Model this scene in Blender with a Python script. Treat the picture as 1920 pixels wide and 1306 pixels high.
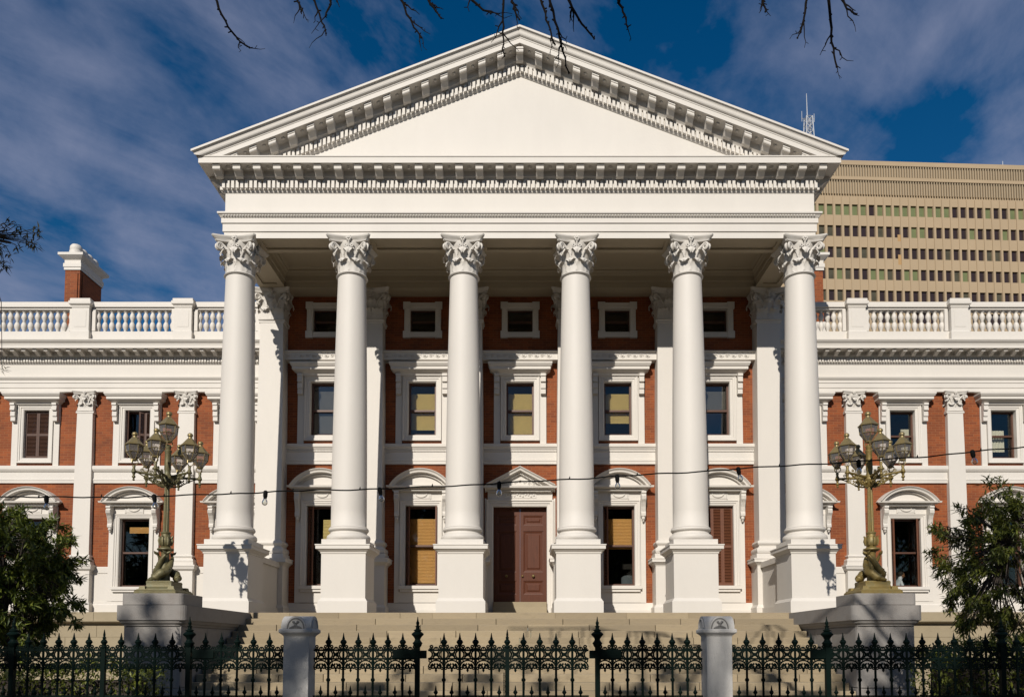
import bpy, math, random
from mathutils import Vector, Matrix
PI = math.pi
R = math.radians
random.seed(7)
scene = bpy.context.scene
for o in list(bpy.data.objects):
    bpy.data.objects.remove(o)

# ------------------------------------------------------------------ camera
PITCH = R(3.395); FPX = 1435.0; PPX, PPY = 979.0, 1127.0; CAMX, CAMY, EYE = 0.063, -20.0, 1.7
cam_data = bpy.data.cameras.new('camera')
cam = bpy.data.objects.new('camera', cam_data)
scene.collection.objects.link(cam)
cam.location = (CAMX, CAMY, EYE)
cam.rotation_euler = (R(90) + PITCH, 0, 0)
cam_data.sensor_width = 36
cam_data.lens = 36 * FPX / 1920
cam_data.shift_x = (960 - PPX) / 1920
cam_data.shift_y = (PPY - 653) / 1920
cam_data.clip_end = 3000
cam_data.clip_start = 0.05
scene.camera = cam

# ------------------------------------------------------------------ sky, sun, exposure
SUN = Vector((0.27, 1.0, -0.617)).normalized()      # the way the light travels
SUN_EL = math.asin(-SUN.z)
SUN_ROT = math.atan2(-SUN.x, -SUN.y)
world = bpy.data.worlds.new('World'); scene.world = world
world.use_nodes = True
wt = world.node_tree; wt.nodes.clear()
def wn(t): return wt.nodes.new(t)
out = wn('ShaderNodeOutputWorld'); bg = wn('ShaderNodeBackground')
sky = wn('ShaderNodeTexSky'); sky.sky_type = 'NISHITA'; sky.sun_disc = False
sky.sun_elevation = SUN_EL; sky.sun_rotation = SUN_ROT
sky.air_density = 1.0; sky.dust_density = 0.2; sky.ozone_density = 3.0
hsv = wn('ShaderNodeHueSaturation'); hsv.inputs['Saturation'].default_value = 1.40; hsv.inputs['Value'].default_value = 0.72
wt.links.new(sky.outputs[0], hsv.inputs['Color'])
geo = wn('ShaderNodeTexCoord')
sep = wn('ShaderNodeSeparateXYZ'); wt.links.new(geo.outputs['Generated'], sep.inputs[0])
addz = wn('ShaderNodeMath'); addz.operation = 'ADD'; addz.inputs[1].default_value = 0.12
mx = wn('ShaderNodeMath'); mx.operation = 'MAXIMUM'; mx.inputs[1].default_value = 0.0
wt.links.new(sep.outputs[2], mx.inputs[0]); wt.links.new(mx.outputs[0], addz.inputs[0])
dvx = wn('ShaderNodeMath'); dvx.operation = 'DIVIDE'; dvy = wn('ShaderNodeMath'); dvy.operation = 'DIVIDE'
wt.links.new(sep.outputs[0], dvx.inputs[0]); wt.links.new(addz.outputs[0], dvx.inputs[1])
wt.links.new(sep.outputs[1], dvy.inputs[0]); wt.links.new(addz.outputs[0], dvy.inputs[1])
cmb = wn('ShaderNodeCombineXYZ'); wt.links.new(dvx.outputs[0], cmb.inputs[0]); wt.links.new(dvy.outputs[0], cmb.inputs[1])
mp = wn('ShaderNodeMapping'); wt.links.new(cmb.outputs[0], mp.inputs[0])
mp.inputs['Location'].default_value = (10.229, 17.186, 4.42); mp.inputs['Rotation'].default_value = (0, 0, R(-30)); mp.inputs['Scale'].default_value = (1.0, 0.75, 1)
n1 = wn('ShaderNodeTexNoise'); n1.inputs['Scale'].default_value = 1.75; n1.inputs['Detail'].default_value = 10; n1.inputs['Roughness'].default_value = 0.58; n1.inputs['Distortion'].default_value = 0.25
wt.links.new(mp.outputs[0], n1.inputs['Vector'])
cr = wn('ShaderNodeValToRGB'); cr.color_ramp.elements[0].position = 0.455; cr.color_ramp.elements[1].position = 0.67
cr.color_ramp.elements[0].color = (0, 0, 0, 1); cr.color_ramp.elements[1].color = (0.8, 0.8, 0.8, 1)
n2 = wn('ShaderNodeTexNoise'); n2.inputs['Scale'].default_value = 4.6; n2.inputs['Detail'].default_value = 9; n2.inputs['Roughness'].default_value = 0.6; n2.inputs['Distortion'].default_value = 0.35
mp2 = wn('ShaderNodeMapping'); mp2.inputs['Rotation'].default_value = (0, 0, R(-20)); mp2.inputs['Scale'].default_value = (0.6, 1.15, 1); wt.links.new(mp.outputs[0], mp2.inputs[0]); wt.links.new(mp2.outputs[0], n2.inputs['Vector'])
mxn = wn('ShaderNodeMix'); mxn.data_type = 'FLOAT'; mxn.inputs[0].default_value = 0.36; wt.links.new(n1.outputs[0], mxn.inputs[2]); wt.links.new(n2.outputs[0], mxn.inputs[3])
wt.links.new(mxn.outputs[0], cr.inputs[0])
mixc = wn('ShaderNodeMix'); mixc.data_type = 'RGBA'
wt.links.new(cr.outputs[0], mixc.inputs[0]); wt.links.new(hsv.outputs[0], mixc.inputs[6])
mixc.inputs[7].default_value = (3.4, 3.7, 5.2, 1)
wt.links.new(mixc.outputs[2], bg.inputs[0]); bg.inputs[1].default_value = 0.085
wt.links.new(bg.outputs[0], out.inputs[0])

sd = bpy.data.lights.new('sun', 'SUN'); sd.energy = 5.0; sd.angle = R(0.53); sd.color = (1.0, 0.935, 0.84)
so = bpy.data.objects.new('sun', sd); scene.collection.objects.link(so)
so.rotation_euler = SUN.to_track_quat('-Z', 'Y').to_euler(); so.location = (-20, -60, 60)
scene.render.engine = 'CYCLES'
scene.view_settings.view_transform = 'Standard'; scene.view_settings.look = 'None'
scene.view_settings.exposure = 0.0; scene.view_settings.gamma = 1.0
scene.cycles.max_bounces = 8; scene.cycles.diffuse_bounces = 5; scene.cycles.transparent_max_bounces = 16

# ------------------------------------------------------------------ pixel -> place on a plane of constant Y
def at(px, py, Y):
    a = (px - PPX) / FPX; b = (PPY - py) / FPX
    d = Vector((a, math.cos(PITCH) - b * math.sin(PITCH), math.sin(PITCH) + b * math.cos(PITCH)))
    t = (Y - CAMY) / d.y
    return Vector((CAMX + t * d.x, Y, EYE + t * d.z))

# ------------------------------------------------------------------ materials
M = {}
def mat(name, col, rough=0.6, var=0.0, vscale=3.0, bump=0.0, bscale=40.0, metal=0.0, stretch=None, objrand=0.0, spec=0.5, col2=None, c2lo=0.45, c2hi=0.7):
    m = bpy.data.materials.new(name); m.use_nodes = True
    nt = m.node_tree; b = nt.nodes['Principled BSDF']
    b.inputs['Roughness'].default_value = rough; b.inputs['Metallic'].default_value = metal
    b.inputs['Specular IOR Level'].default_value = spec
    b.inputs['Base Color'].default_value = (*col, 1)
    g = nt.nodes.new('ShaderNodeNewGeometry')
    vec = g.outputs['Position']
    if stretch:
        mpn = nt.nodes.new('ShaderNodeMapping'); mpn.inputs['Scale'].default_value = stretch
        nt.links.new(vec, mpn.inputs[0]); vec2 = mpn.outputs[0]
    else: vec2 = vec
    last = None
    if var or col2:
        nz = nt.nodes.new('ShaderNodeTexNoise'); nz.inputs['Scale'].default_value = vscale; nz.inputs['Detail'].default_value = 6; nz.inputs['Roughness'].default_value = 0.65
        nt.links.new(vec2, nz.inputs['Vector'])
        if col2:
            rp = nt.nodes.new('ShaderNodeMapRange'); rp.inputs[1].default_value = c2lo; rp.inputs[2].default_value = c2hi
            nt.links.new(nz.outputs[0], rp.inputs[0])
            mc = nt.nodes.new('ShaderNodeMix'); mc.data_type = 'RGBA'; mc.inputs[6].default_value = (*col, 1); mc.inputs[7].default_value = (*col2, 1)
            nt.links.new(rp.outputs[0], mc.inputs[0]); last = mc.outputs[2]
        if var:
            mr = nt.nodes.new('ShaderNodeMapRange'); mr.inputs[1].default_value = 0.25; mr.inputs[2].default_value = 0.75
            mr.inputs[3].default_value = 1 - var; mr.inputs[4].default_value = 1 + var
            nt.links.new(nz.outputs[0], mr.inputs[0])
            fac = mr.outputs[0]
            if objrand:
                oi = nt.nodes.new('ShaderNodeObjectInfo'); m2 = nt.nodes.new('ShaderNodeMapRange'); m2.inputs[3].default_value = 1 - objrand; m2.inputs[4].default_value = 1 + objrand
                nt.links.new(oi.outputs['Random'], m2.inputs[0]); mm = nt.nodes.new('ShaderNodeMath'); mm.operation = 'MULTIPLY'
                nt.links.new(fac, mm.inputs[0]); nt.links.new(m2.outputs[0], mm.inputs[1]); fac = mm.outputs[0]
            sc = nt.nodes.new('ShaderNodeVectorMath'); sc.operation = 'SCALE'
            if last: nt.links.new(last, sc.inputs[0])
            else: sc.inputs[0].default_value = col
            nt.links.new(fac, sc.inputs['Scale']); last = sc.outputs[0]
        nt.links.new(last, b.inputs['Base Color'])
    if bump:
        nb = nt.nodes.new('ShaderNodeTexNoise'); nb.inputs['Scale'].default_value = bscale; nb.inputs['Detail'].default_value = 4
        nt.links.new(vec, nb.inputs['Vector'])
        bp = nt.nodes.new('ShaderNodeBump'); bp.inputs['Strength'].default_value = bump; bp.inputs['Distance'].default_value = 0.02
        nt.links.new(nb.outputs[0], bp.inputs['Height']); nt.links.new(bp.outputs[0], b.inputs['Normal'])
    M[name] = m
    return m
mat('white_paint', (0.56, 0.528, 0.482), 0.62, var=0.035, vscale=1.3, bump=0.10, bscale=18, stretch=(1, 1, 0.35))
mat('white_relief', (0.545, 0.515, 0.47), 0.65, var=0.05, vscale=9, bump=0.15, bscale=60)
mat('shaded_white_paint', (0.37, 0.315, 0.225), 0.7, var=0.03, vscale=2)  # portico ceiling: the white paint, with shade and warm bounce put into its colour
mat('step_stone', (0.29, 0.232, 0.148), 0.85, var=0.24, vscale=3.2, bump=0.5, bscale=35, stretch=(0.7, 1, 2.0), objrand=0.17, col2=(0.205, 0.165, 0.11))
mat('terrace_stone', (0.285, 0.235, 0.155), 0.85, var=0.10, vscale=2.0, bump=0.4, bscale=30, objrand=0.07)
mat('granite', (0.23, 0.216, 0.202), 0.8, var=0.12, vscale=3.5, bump=0.45, bscale=55, objrand=0.06, col2=(0.18, 0.162, 0.148))
mat('pier_stone', (0.40, 0.39, 0.375), 0.8, var=0.10, vscale=6, bump=0.4, bscale=80)
mat('iron', (0.003, 0.008, 0.0065), 0.5, var=0.2, vscale=14, spec=0.06)
mat('bronze', (0.21, 0.15, 0.045), 0.50, var=0.30, vscale=8, metal=0.35, col2=(0.13, 0.115, 0.055), bump=0.3, bscale=60)
mat('bronze_green', (0.135, 0.115, 0.05), 0.52, var=0.30, vscale=8, metal=0.3, col2=(0.095, 0.095, 0.055), bump=0.3, bscale=60)
mat('lantern_metal', (0.26, 0.20, 0.085), 0.42, var=0.25, vscale=12, metal=0.5, col2=(0.15, 0.13, 0.08))
mat('door_wood', (0.078, 0.0235, 0.0105), 0.5, var=0.22, vscale=4, stretch=(9, 9, 0.6), spec=0.25)
mat('sash_wood', (0.075, 0.030, 0.016), 0.5, var=0.15, vscale=6)
mat('shutter_dark', (0.065, 0.028, 0.016), 0.6, var=0.15, vscale=8)
mat('shutter_wood', (0.115, 0.038, 0.015), 0.55, var=0.15, vscale=8)
mat('blind_orange', (0.62, 0.32, 0.095), 0.6, var=0.06, vscale=6)
mat('blind_tan', (0.62, 0.47, 0.20), 0.6, var=0.05, vscale=6)
mat('blind_grey', (0.34, 0.33, 0.31), 0.6, var=0.05, vscale=6)
mat('curtain', (0.72, 0.68, 0.6), 0.8, var=0.05, vscale=10)
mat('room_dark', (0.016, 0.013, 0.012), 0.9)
mat('concrete', (0.33, 0.25, 0.16), 0.85, var=0.07, vscale=0.12, bump=0.2, bscale=3)
mat('concrete_louvre', (0.285, 0.225, 0.15), 0.85, var=0.06, vscale=0.3)
mat('steel_grey', (0.42, 0.44, 0.47), 0.5)
mat('rust_stain', (0.345, 0.215, 0.095), 0.9)
mat('roof_metal', (0.30, 0.29, 0.28), 0.7, var=0.1)
mat('soil', (0.10, 0.085, 0.06), 0.95, var=0.2, vscale=2)
mat('paving', (0.15, 0.135, 0.115), 0.9, var=0.15, vscale=1.2, bump=0.3, bscale=12)
mat('bark', (0.045, 0.035, 0.028), 0.9, var=0.25, vscale=15)
mat('twig_bark', (0.008, 0.006, 0.005), 0.85, spec=0.1)
mat('black_rubber', (0.006, 0.006, 0.006), 0.7, spec=0.08)
mat('skin', (0.26, 0.13, 0.075), 0.6)
mat('shirt', (0.62, 0.66, 0.78), 0.8)
mat('hair', (0.015, 0.012, 0.01), 0.8)
mat('trousers', (0.02, 0.025, 0.06), 0.8)
mat('chair_fabric', (0.085, 0.10, 0.125), 0.8)
mat('emblem_relief', (0.17, 0.165, 0.16), 0.9)

def brick_material(name, c1, c2, mortar):
    m = bpy.data.materials.new(name); m.use_nodes = True; nt = m.node_tree; b = nt.nodes['Principled BSDF']
    g = nt.nodes.new('ShaderNodeNewGeometry'); s = nt.nodes.new('ShaderNodeSeparateXYZ'); nt.links.new(g.outputs['Position'], s.inputs[0])
    a = nt.nodes.new('ShaderNodeMath'); a.operation = 'ADD'; nt.links.new(s.outputs[0], a.inputs[0]); nt.links.new(s.outputs[1], a.inputs[1])
    c = nt.nodes.new('ShaderNodeCombineXYZ'); nt.links.new(a.outputs[0], c.inputs[0]); nt.links.new(s.outputs[2], c.inputs[1])
    bt = nt.nodes.new('ShaderNodeTexBrick'); nt.links.new(c.outputs[0], bt.inputs['Vector'])
    bt.inputs['Scale'].default_value = 1.0; bt.inputs['Brick Width'].default_value = 0.235; bt.inputs['Row Height'].default_value = 0.077
    bt.inputs['Mortar Size'].default_value = 0.006; bt.inputs['Mortar Smooth'].default_value = 0.3; bt.inputs['Bias'].default_value = -0.1
    bt.inputs['Color1'].default_value = (*c1, 1); bt.inputs['Color2'].default_value = (*c2, 1); bt.inputs['Mortar'].default_value = (*mortar, 1)
    nz = nt.nodes.new('ShaderNodeTexNoise'); nz.inputs['Scale'].default_value = 1.6; nz.inputs['Detail'].default_value = 6
    nt.links.new(g.outputs['Position'], nz.inputs['Vector'])
    mr = nt.nodes.new('ShaderNodeMapRange'); mr.inputs[1].default_value = 0.3; mr.inputs[2].default_value = 0.7; mr.inputs[3].default_value = 0.82; mr.inputs[4].default_value = 1.16
    nt.links.new(nz.outputs[0], mr.inputs[0])
    sc = nt.nodes.new('ShaderNodeVectorMath'); sc.operation = 'SCALE'; nt.links.new(bt.outputs['Color'], sc.inputs[0]); nt.links.new(mr.outputs[0], sc.inputs['Scale'])
    nt.links.new(sc.outputs[0], b.inputs['Base Color']); b.inputs['Roughness'].default_value = 0.85
    bp = nt.nodes.new('ShaderNodeBump'); bp.inputs['Strength'].default_value = 0.6; bp.inputs['Distance'].default_value = 0.01; bp.invert = True
    nt.links.new(bt.outputs['Fac'], bp.inputs['Height']); nt.links.new(bp.outputs[0], b.inputs['Normal'])
    M[name] = m
brick_material('red_brick', (0.225, 0.054, 0.011), (0.150, 0.035, 0.009), (0.25, 0.105, 0.042))

def leaf_material(name, c1, c2, trans=0.25):
    m = bpy.data.materials.new(name); m.use_nodes = True; nt = m.node_tree; b = nt.nodes['Principled BSDF']
    g = nt.nodes.new('ShaderNodeNewGeometry')
    mc = nt.nodes.new('ShaderNodeMix'); mc.data_type = 'RGBA'; mc.inputs[6].default_value = (*c1, 1); mc.inputs[7].default_value = (*c2, 1)
    nt.links.new(g.outputs['Random Per Island'], mc.inputs[0]); nt.links.new(mc.outputs[2], b.inputs['Base Color'])
    b.inputs['Roughness'].default_value = 0.45
    tr = nt.nodes.new('ShaderNodeBsdfTranslucent'); nt.links.new(mc.outputs[2], tr.inputs[0])
    ms = nt.nodes.new('ShaderNodeMixShader'); ms.inputs[0].default_value = trans
    nt.links.new(b.outputs[0], ms.inputs[1]); nt.links.new(tr.outputs[0], ms.inputs[2])
    nt.links.new(ms.outputs[0], nt.nodes['Material Output'].inputs[0])
    M[name] = m
leaf_material('leaf_dark', (0.028, 0.052, 0.009), (0.18, 0.21, 0.030))
leaf_material('leaf_olive', (0.032, 0.050, 0.010), (0.17, 0.185, 0.030))
leaf_material('leaf_hedge', (0.022, 0.038, 0.008), (0.17, 0.19, 0.025))
leaf_material('leaf_twig', (0.022, 0.026, 0.010), (0.10, 0.085, 0.022))

def glass_material(name, tint, refl, rough=0.02):
    m = bpy.data.materials.new(name); m.use_nodes = True; nt = m.node_tree; nt.nodes.remove(nt.nodes['Principled BSDF'])
    t = nt.nodes.new('ShaderNodeBsdfTransparent'); t.inputs[0].default_value = (*tint, 1)
    gl = nt.nodes.new('ShaderNodeBsdfGlossy'); gl.inputs['Roughness'].default_value = rough
    lw = nt.nodes.new('ShaderNodeFresnel'); lw.inputs[0].default_value = 1.5
    ad = nt.nodes.new('ShaderNodeMath'); ad.operation = 'ADD'; ad.inputs[1].default_value = refl; nt.links.new(lw.outputs[0], ad.inputs[0])
    ms = nt.nodes.new('ShaderNodeMixShader'); nt.links.new(ad.outputs[0], ms.inputs[0])
    nt.links.new(t.outputs[0], ms.inputs[1]); nt.links.new(gl.outputs[0], ms.inputs[2])
    nt.links.new(ms.outputs[0], nt.nodes['Material Output'].inputs[0])
    M[name] = m
glass_material('window_glass', (0.84, 0.85, 0.82), 0.0)
glass_material('sky_glass', (0.72, 0.72, 0.7), 0.05)
glass_material('lantern_glass', (0.95, 0.92, 0.90), 0.02, 0.12)
_nt = M['lantern_glass'].node_tree; _d = _nt.nodes.new('ShaderNodeBsdfDiffuse'); _d.inputs[0].default_value = (0.55, 0.50, 0.47, 1); _t = _nt.nodes.new('ShaderNodeBsdfTranslucent'); _t.inputs[0].default_value = (0.6, 0.55, 0.52, 1)
_a = _nt.nodes.new('ShaderNodeMixShader'); _nt.links.new(_d.outputs[0], _a.inputs[1]); _nt.links.new(_t.outputs[0], _a.inputs[2])
_b = _nt.nodes.new('ShaderNodeMixShader'); _b.inputs[0].default_value = 0.27; _o = _nt.nodes['Material Output'].inputs[0]; _old = _o.links[0].from_socket
_nt.links.new(_old, _b.inputs[1]); _nt.links.new(_a.outputs[0], _b.inputs[2]); _nt.links.new(_b.outputs[0], _o)
glass_material('bulb_glass', (0.85, 0.85, 0.82), 0.08, 0.03)
mat('tower_pane_dark', (0.030, 0.020, 0.020), 0.18, var=0.15, vscale=0.5, spec=0.35)
mat('tower_pane_green', (0.13, 0.15, 0.07), 0.22, var=0.15, vscale=0.5, spec=0.35)
mat('tower_pane_mixed', (0.065, 0.060, 0.040), 0.2, var=0.3, vscale=0.8, spec=0.35)

# ------------------------------------------------------------------ mesh builder
COL = scene.collection
class MB:
    def __init__(s): s.v = []; s.f = []
    def quad(s, a, b, c, d):
        n = len(s.v); s.v += [tuple(a), tuple(b), tuple(c), tuple(d)]; s.f.append((n, n+1, n+2, n+3)); return s
    def box(s, x0, x1, y0, y1, z0, z1, taper=0.0):
        n = len(s.v); t = taper
        s.v += [(x0, y0, z0), (x1, y0, z0), (x1, y1, z0), (x0, y1, z0), (x0+t, y0+t, z1), (x1-t, y0+t, z1), (x1-t, y1-t, z1), (x0+t, y1-t, z1)]
        s.f += [(n, n+3, n+2, n+1), (n+4, n+5, n+6, n+7), (n, n+1, n+5, n+4), (n+1, n+2, n+6, n+5), (n+2, n+3, n+7, n+6), (n+3, n, n+4, n+7)]
        return s
    def grid(s, rows, closed_u=False, closed_v=False):
        n = len(s.v); nr = len(rows); nc = len(rows[0])
        for r in rows: s.v += [tuple(p) for p in r]
        for i in range(nr if closed_v else nr - 1):
            for j in range(nc if closed_u else nc - 1):
                i2 = (i+1) % nr; j2 = (j+1) % nc
                s.f.append((n+i*nc+j, n+i*nc+j2, n+i2*nc+j2, n+i2*nc+j))
        return s
    def lathe(s, prof, cx=0, cy=0, n=24, cap=True):
        rows = [[(cx + r*math.cos(2*PI*k/n), cy + r*math.sin(2*PI*k/n), z) for k in range(n)] for r, z in prof]
        b = len(s.v); s.grid(rows, closed_u=True)
        if cap:
            s.f.append(tuple(b + k for k in reversed(range(n)))); m = b + (len(prof)-1)*n; s.f.append(tuple(m + k for k in range(n)))
        return s
    def tube(s, pts, rad, n=6, cap=True):
        pts = [Vector(p) for p in pts]; k = len(pts)
        if not hasattr(rad, '__len__'): rad = [rad]*k
        t0 = (pts[1]-pts[0]).normalized()
        ref = Vector((0, 0, 1)) if abs(t0.z) < 0.9 else Vector((1, 0, 0))
        nrm = t0.cross(ref).normalized(); rows = []
        for i, p in enumerate(pts):
            a = pts[max(i-1, 0)]; c = pts[min(i+1, k-1)]; t = (c-a)
            t = t.normalized() if t.length > 1e-9 else t0
            nrm = (nrm - t*nrm.dot(t));
            nrm = nrm.normalized() if nrm.length > 1e-6 else t.orthogonal().normalized()
            bn = t.cross(nrm)
            rows.append([p + (nrm*math.cos(2*PI*j/n) + bn*math.sin(2*PI*j/n))*rad[i] for j in range(n)])
        b = len(s.v); s.grid(rows, closed_u=True)
        if cap:
            s.f.append(tuple(b + j for j in reversed(range(n)))); m = b + (k-1)*n; s.f.append(tuple(m + j for j in range(n)))
        return s
    def ball(s, c, rx, ry=None, rz=None, n=10, m=6):
        ry = ry or rx; rz = rz or rx
        rows = [[(c[0]+rx*math.sin(PI*max(i, .02)/m if i < m else PI*.99)*math.cos(2*PI*j/n), c[1]+ry*math.sin(PI*max(i, .02)/m if i < m else PI*.99)*math.sin(2*PI*j/n), c[2]-rz*math.cos(PI*i/m)) for j in range(n)] for i in range(m+1)]
        s.grid(rows, closed_u=True); return s
    def add(s, o, mtx=None):
        n = len(s.v)
        if mtx is None: s.v += o.v
        else: s.v += [tuple(mtx @ Vector(p)) for p in o.v]
        s.f += [tuple(n + i for i in f) for f in o.f]; return s
    def sweep(s, path, prof, closed=False):
        """path: XY points; prof: (p, z) with p to the right of the direction of travel; mitred corners."""
        n = len(path); P2 = [Vector((p[0], p[1])) for p in path]; rows = []
        for i in range(n):
            if closed or 0 < i < n-1:
                d0 = (P2[i]-P2[i-1]).normalized(); d1 = (P2[(i+1) % n]-P2[i]).normalized()
            elif i == 0: d0 = d1 = (P2[1]-P2[0]).normalized()
            else: d0 = d1 = (P2[i]-P2[i-1]).normalized()
            n0 = Vector((d0.y, -d0.x)); n1_ = Vector((d1.y, -d1.x)); b = n0 + n1_
            b = b / max(b.dot(n0), 1e-6)
            rows.append([(P2[i].x + b.x*p, P2[i].y + b.y*p, z) for p, z in prof])
        s.grid(rows, closed_v=closed); return s
    def poly(s, pts2, y0, y1):
        """prism of an XZ outline between y0 (front) and y1"""
        n = len(s.v); k = len(pts2)
        s.v += [(x, y0, z) for x, z in pts2] + [(x, y1, z) for x, z in pts2]
        s.f.append(tuple(range(n, n+k))); s.f.append(tuple(reversed(range(n+k, n+2*k))))
        for i in range(k): j = (i+1) % k; s.f.append((n+i, n+k+i, n+k+j, n+j))
        return s
    def prism(s, pts2, z0, z1):
        n = len(s.v); k = len(pts2)
        s.v += [(x, y, z0) for x, y in pts2] + [(x, y, z1) for x, y in pts2]
        s.f.append(tuple(reversed(range(n, n+k)))); s.f.append(tuple(range(n+k, n+2*k)))
        for i in range(k): j = (i+1) % k; s.f.append((n+i, n+j, n+k+j, n+k+i))
        return s
    def mesh(s, name, m, smooth=False, angle=None):
        me = bpy.data.meshes.new(name); me.from_pydata(s.v, [], s.f)
        me.materials.append(M[m]); me.update()
        if smooth:
            me.polygons.foreach_set('use_smooth', [True]*len(me.polygons))
            if angle: me.set_sharp_from_angle(angle=R(angle))
        return me
    def build(s, name, m, parent=None, smooth=False, angle=35, loc=None, bevel=0):
        o = bpy.data.objects.new(name, s.mesh(name, m, smooth, angle)); COL.objects.link(o)
        if parent: o.parent = parent
        if loc: o.location = loc
        if bevel:
            bm = o.modifiers.new('bevel', 'BEVEL'); bm.width = bevel; bm.segments = 2; bm.limit_method = 'ANGLE'
        return o
def inst(name, me, parent=None, loc=(0, 0, 0), rz=0, sc=None):
    o = bpy.data.objects.new(name, me); COL.objects.link(o); o.parent = parent; o.location = loc; o.rotation_euler = (0, 0, rz)
    if sc: o.scale = sc
    return o
def empty(name, loc=(0, 0, 0), label=None, cat=None, group=None):
    o = bpy.data.objects.new(name, None); COL.objects.link(o); o.location = loc; o.empty_display_size = 0.2
    if label: o['label'] = label
    if cat: o['category'] = cat
    if group: o['group'] = group
    return o
def tag(o, label=None, cat=None, group=None, kind=None):
    if label: o['label'] = label
    if cat: o['category'] = cat
    if group: o['group'] = group
    if kind: o['kind'] = kind
    return o
def copy_tree(o, parent=None):
    c = o.copy(); COL.objects.link(c); c.parent = parent
    for ch in list(o.children): copy_tree(ch, c)
    return c
def sq(cx, cy, h, hy=None):
    """closed square path (clockwise from above so that +p points outward)"""
    hy = hy or h
    return [(cx-h, cy-hy), (cx+h, cy-hy), (cx+h, cy+hy), (cx-h, cy+hy)]
def ring(mb, cx, cy, prof, hy_add=0.0):
    """closed square moulding: prof (half, z) pairs, with caps"""
    rows = [[(cx-h, cy-h-hy_add, z), (cx+h, cy-h-hy_add, z), (cx+h, cy+h+hy_add, z), (cx-h, cy+h+hy_add, z)] for h, z in prof]
    n = len(mb.v); mb.grid(rows, closed_u=True); mb.f.append((n+3, n+2, n+1, n)); k = n + 4*(len(prof)-1); mb.f.append((k, k+1, k+2, k+3)); return mb

# ------------------------------------------------------------------ ground
def sheet(name, x0, x1, y0, y1, z, m):
    o = MB().quad((x0, y0, z), (x1, y0, z), (x1, y1, z), (x0, y1, z)).build(name, m); o['kind'] = 'structure'; return o
sheet('ground', -900, 900, -300, 1500, 0.0, 'soil')
sheet('forecourt_paving', -9, 9, -12.2, -5.6, 0.004, 'paving')
sheet('street_pavement', -60, 60, -40, -12.2, 0.004, 'paving')

ZF = 2.57           # portico floor
YW = 3.06           # portico back wall face
YP = 2.56           # portico pilaster face
YV = 3.50           # wing wall face
S = 3.0             # column spacing
FY = 0.323          # frieze plane in front of the column axes
FX = 7.823

bld = empty('government_building', (0, 0, 0), 'white columned government building with six column portico, pediment and red brick wings', 'building')

# ------------------------------------------------------------------ capital (radius .372, height ~.975)
def leaf(mb, ang, r0, z0, h, w, outw, nu=7):
    path = [(0, 0), (0, .22), (.02, .45), (.09, .66), (.27, .84), (.55, .96), (.82, .98), (1.0, .90), (1.0, .79), (.88, .72)]
    wp = [.82, .92, 1.02, 1.06, 1.04, .98, .86, .66, .42, .2]
    ca, sa = math.cos(ang), math.sin(ang); rows = []
    for j, (px, pz) in enumerate(path):
        row = []
        for i in range(nu):
            u = -1 + 2*i/(nu-1)
            ww = w/2*wp[j]*(1 + (.13*(1 if j % 2 else -1) if abs(u) > .9 else 0))
            t = u*ww; r = r0 + outw*px - t*t/(2*r0)*.9 + (.014 if i == nu//2 else 0) - .008*(i % 2)
            row.append((ca*r - sa*t, sa*r + ca*t, z0 + h*pz - .05*h*u*u))
        rows.append(row)
    mb.grid(rows)
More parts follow.
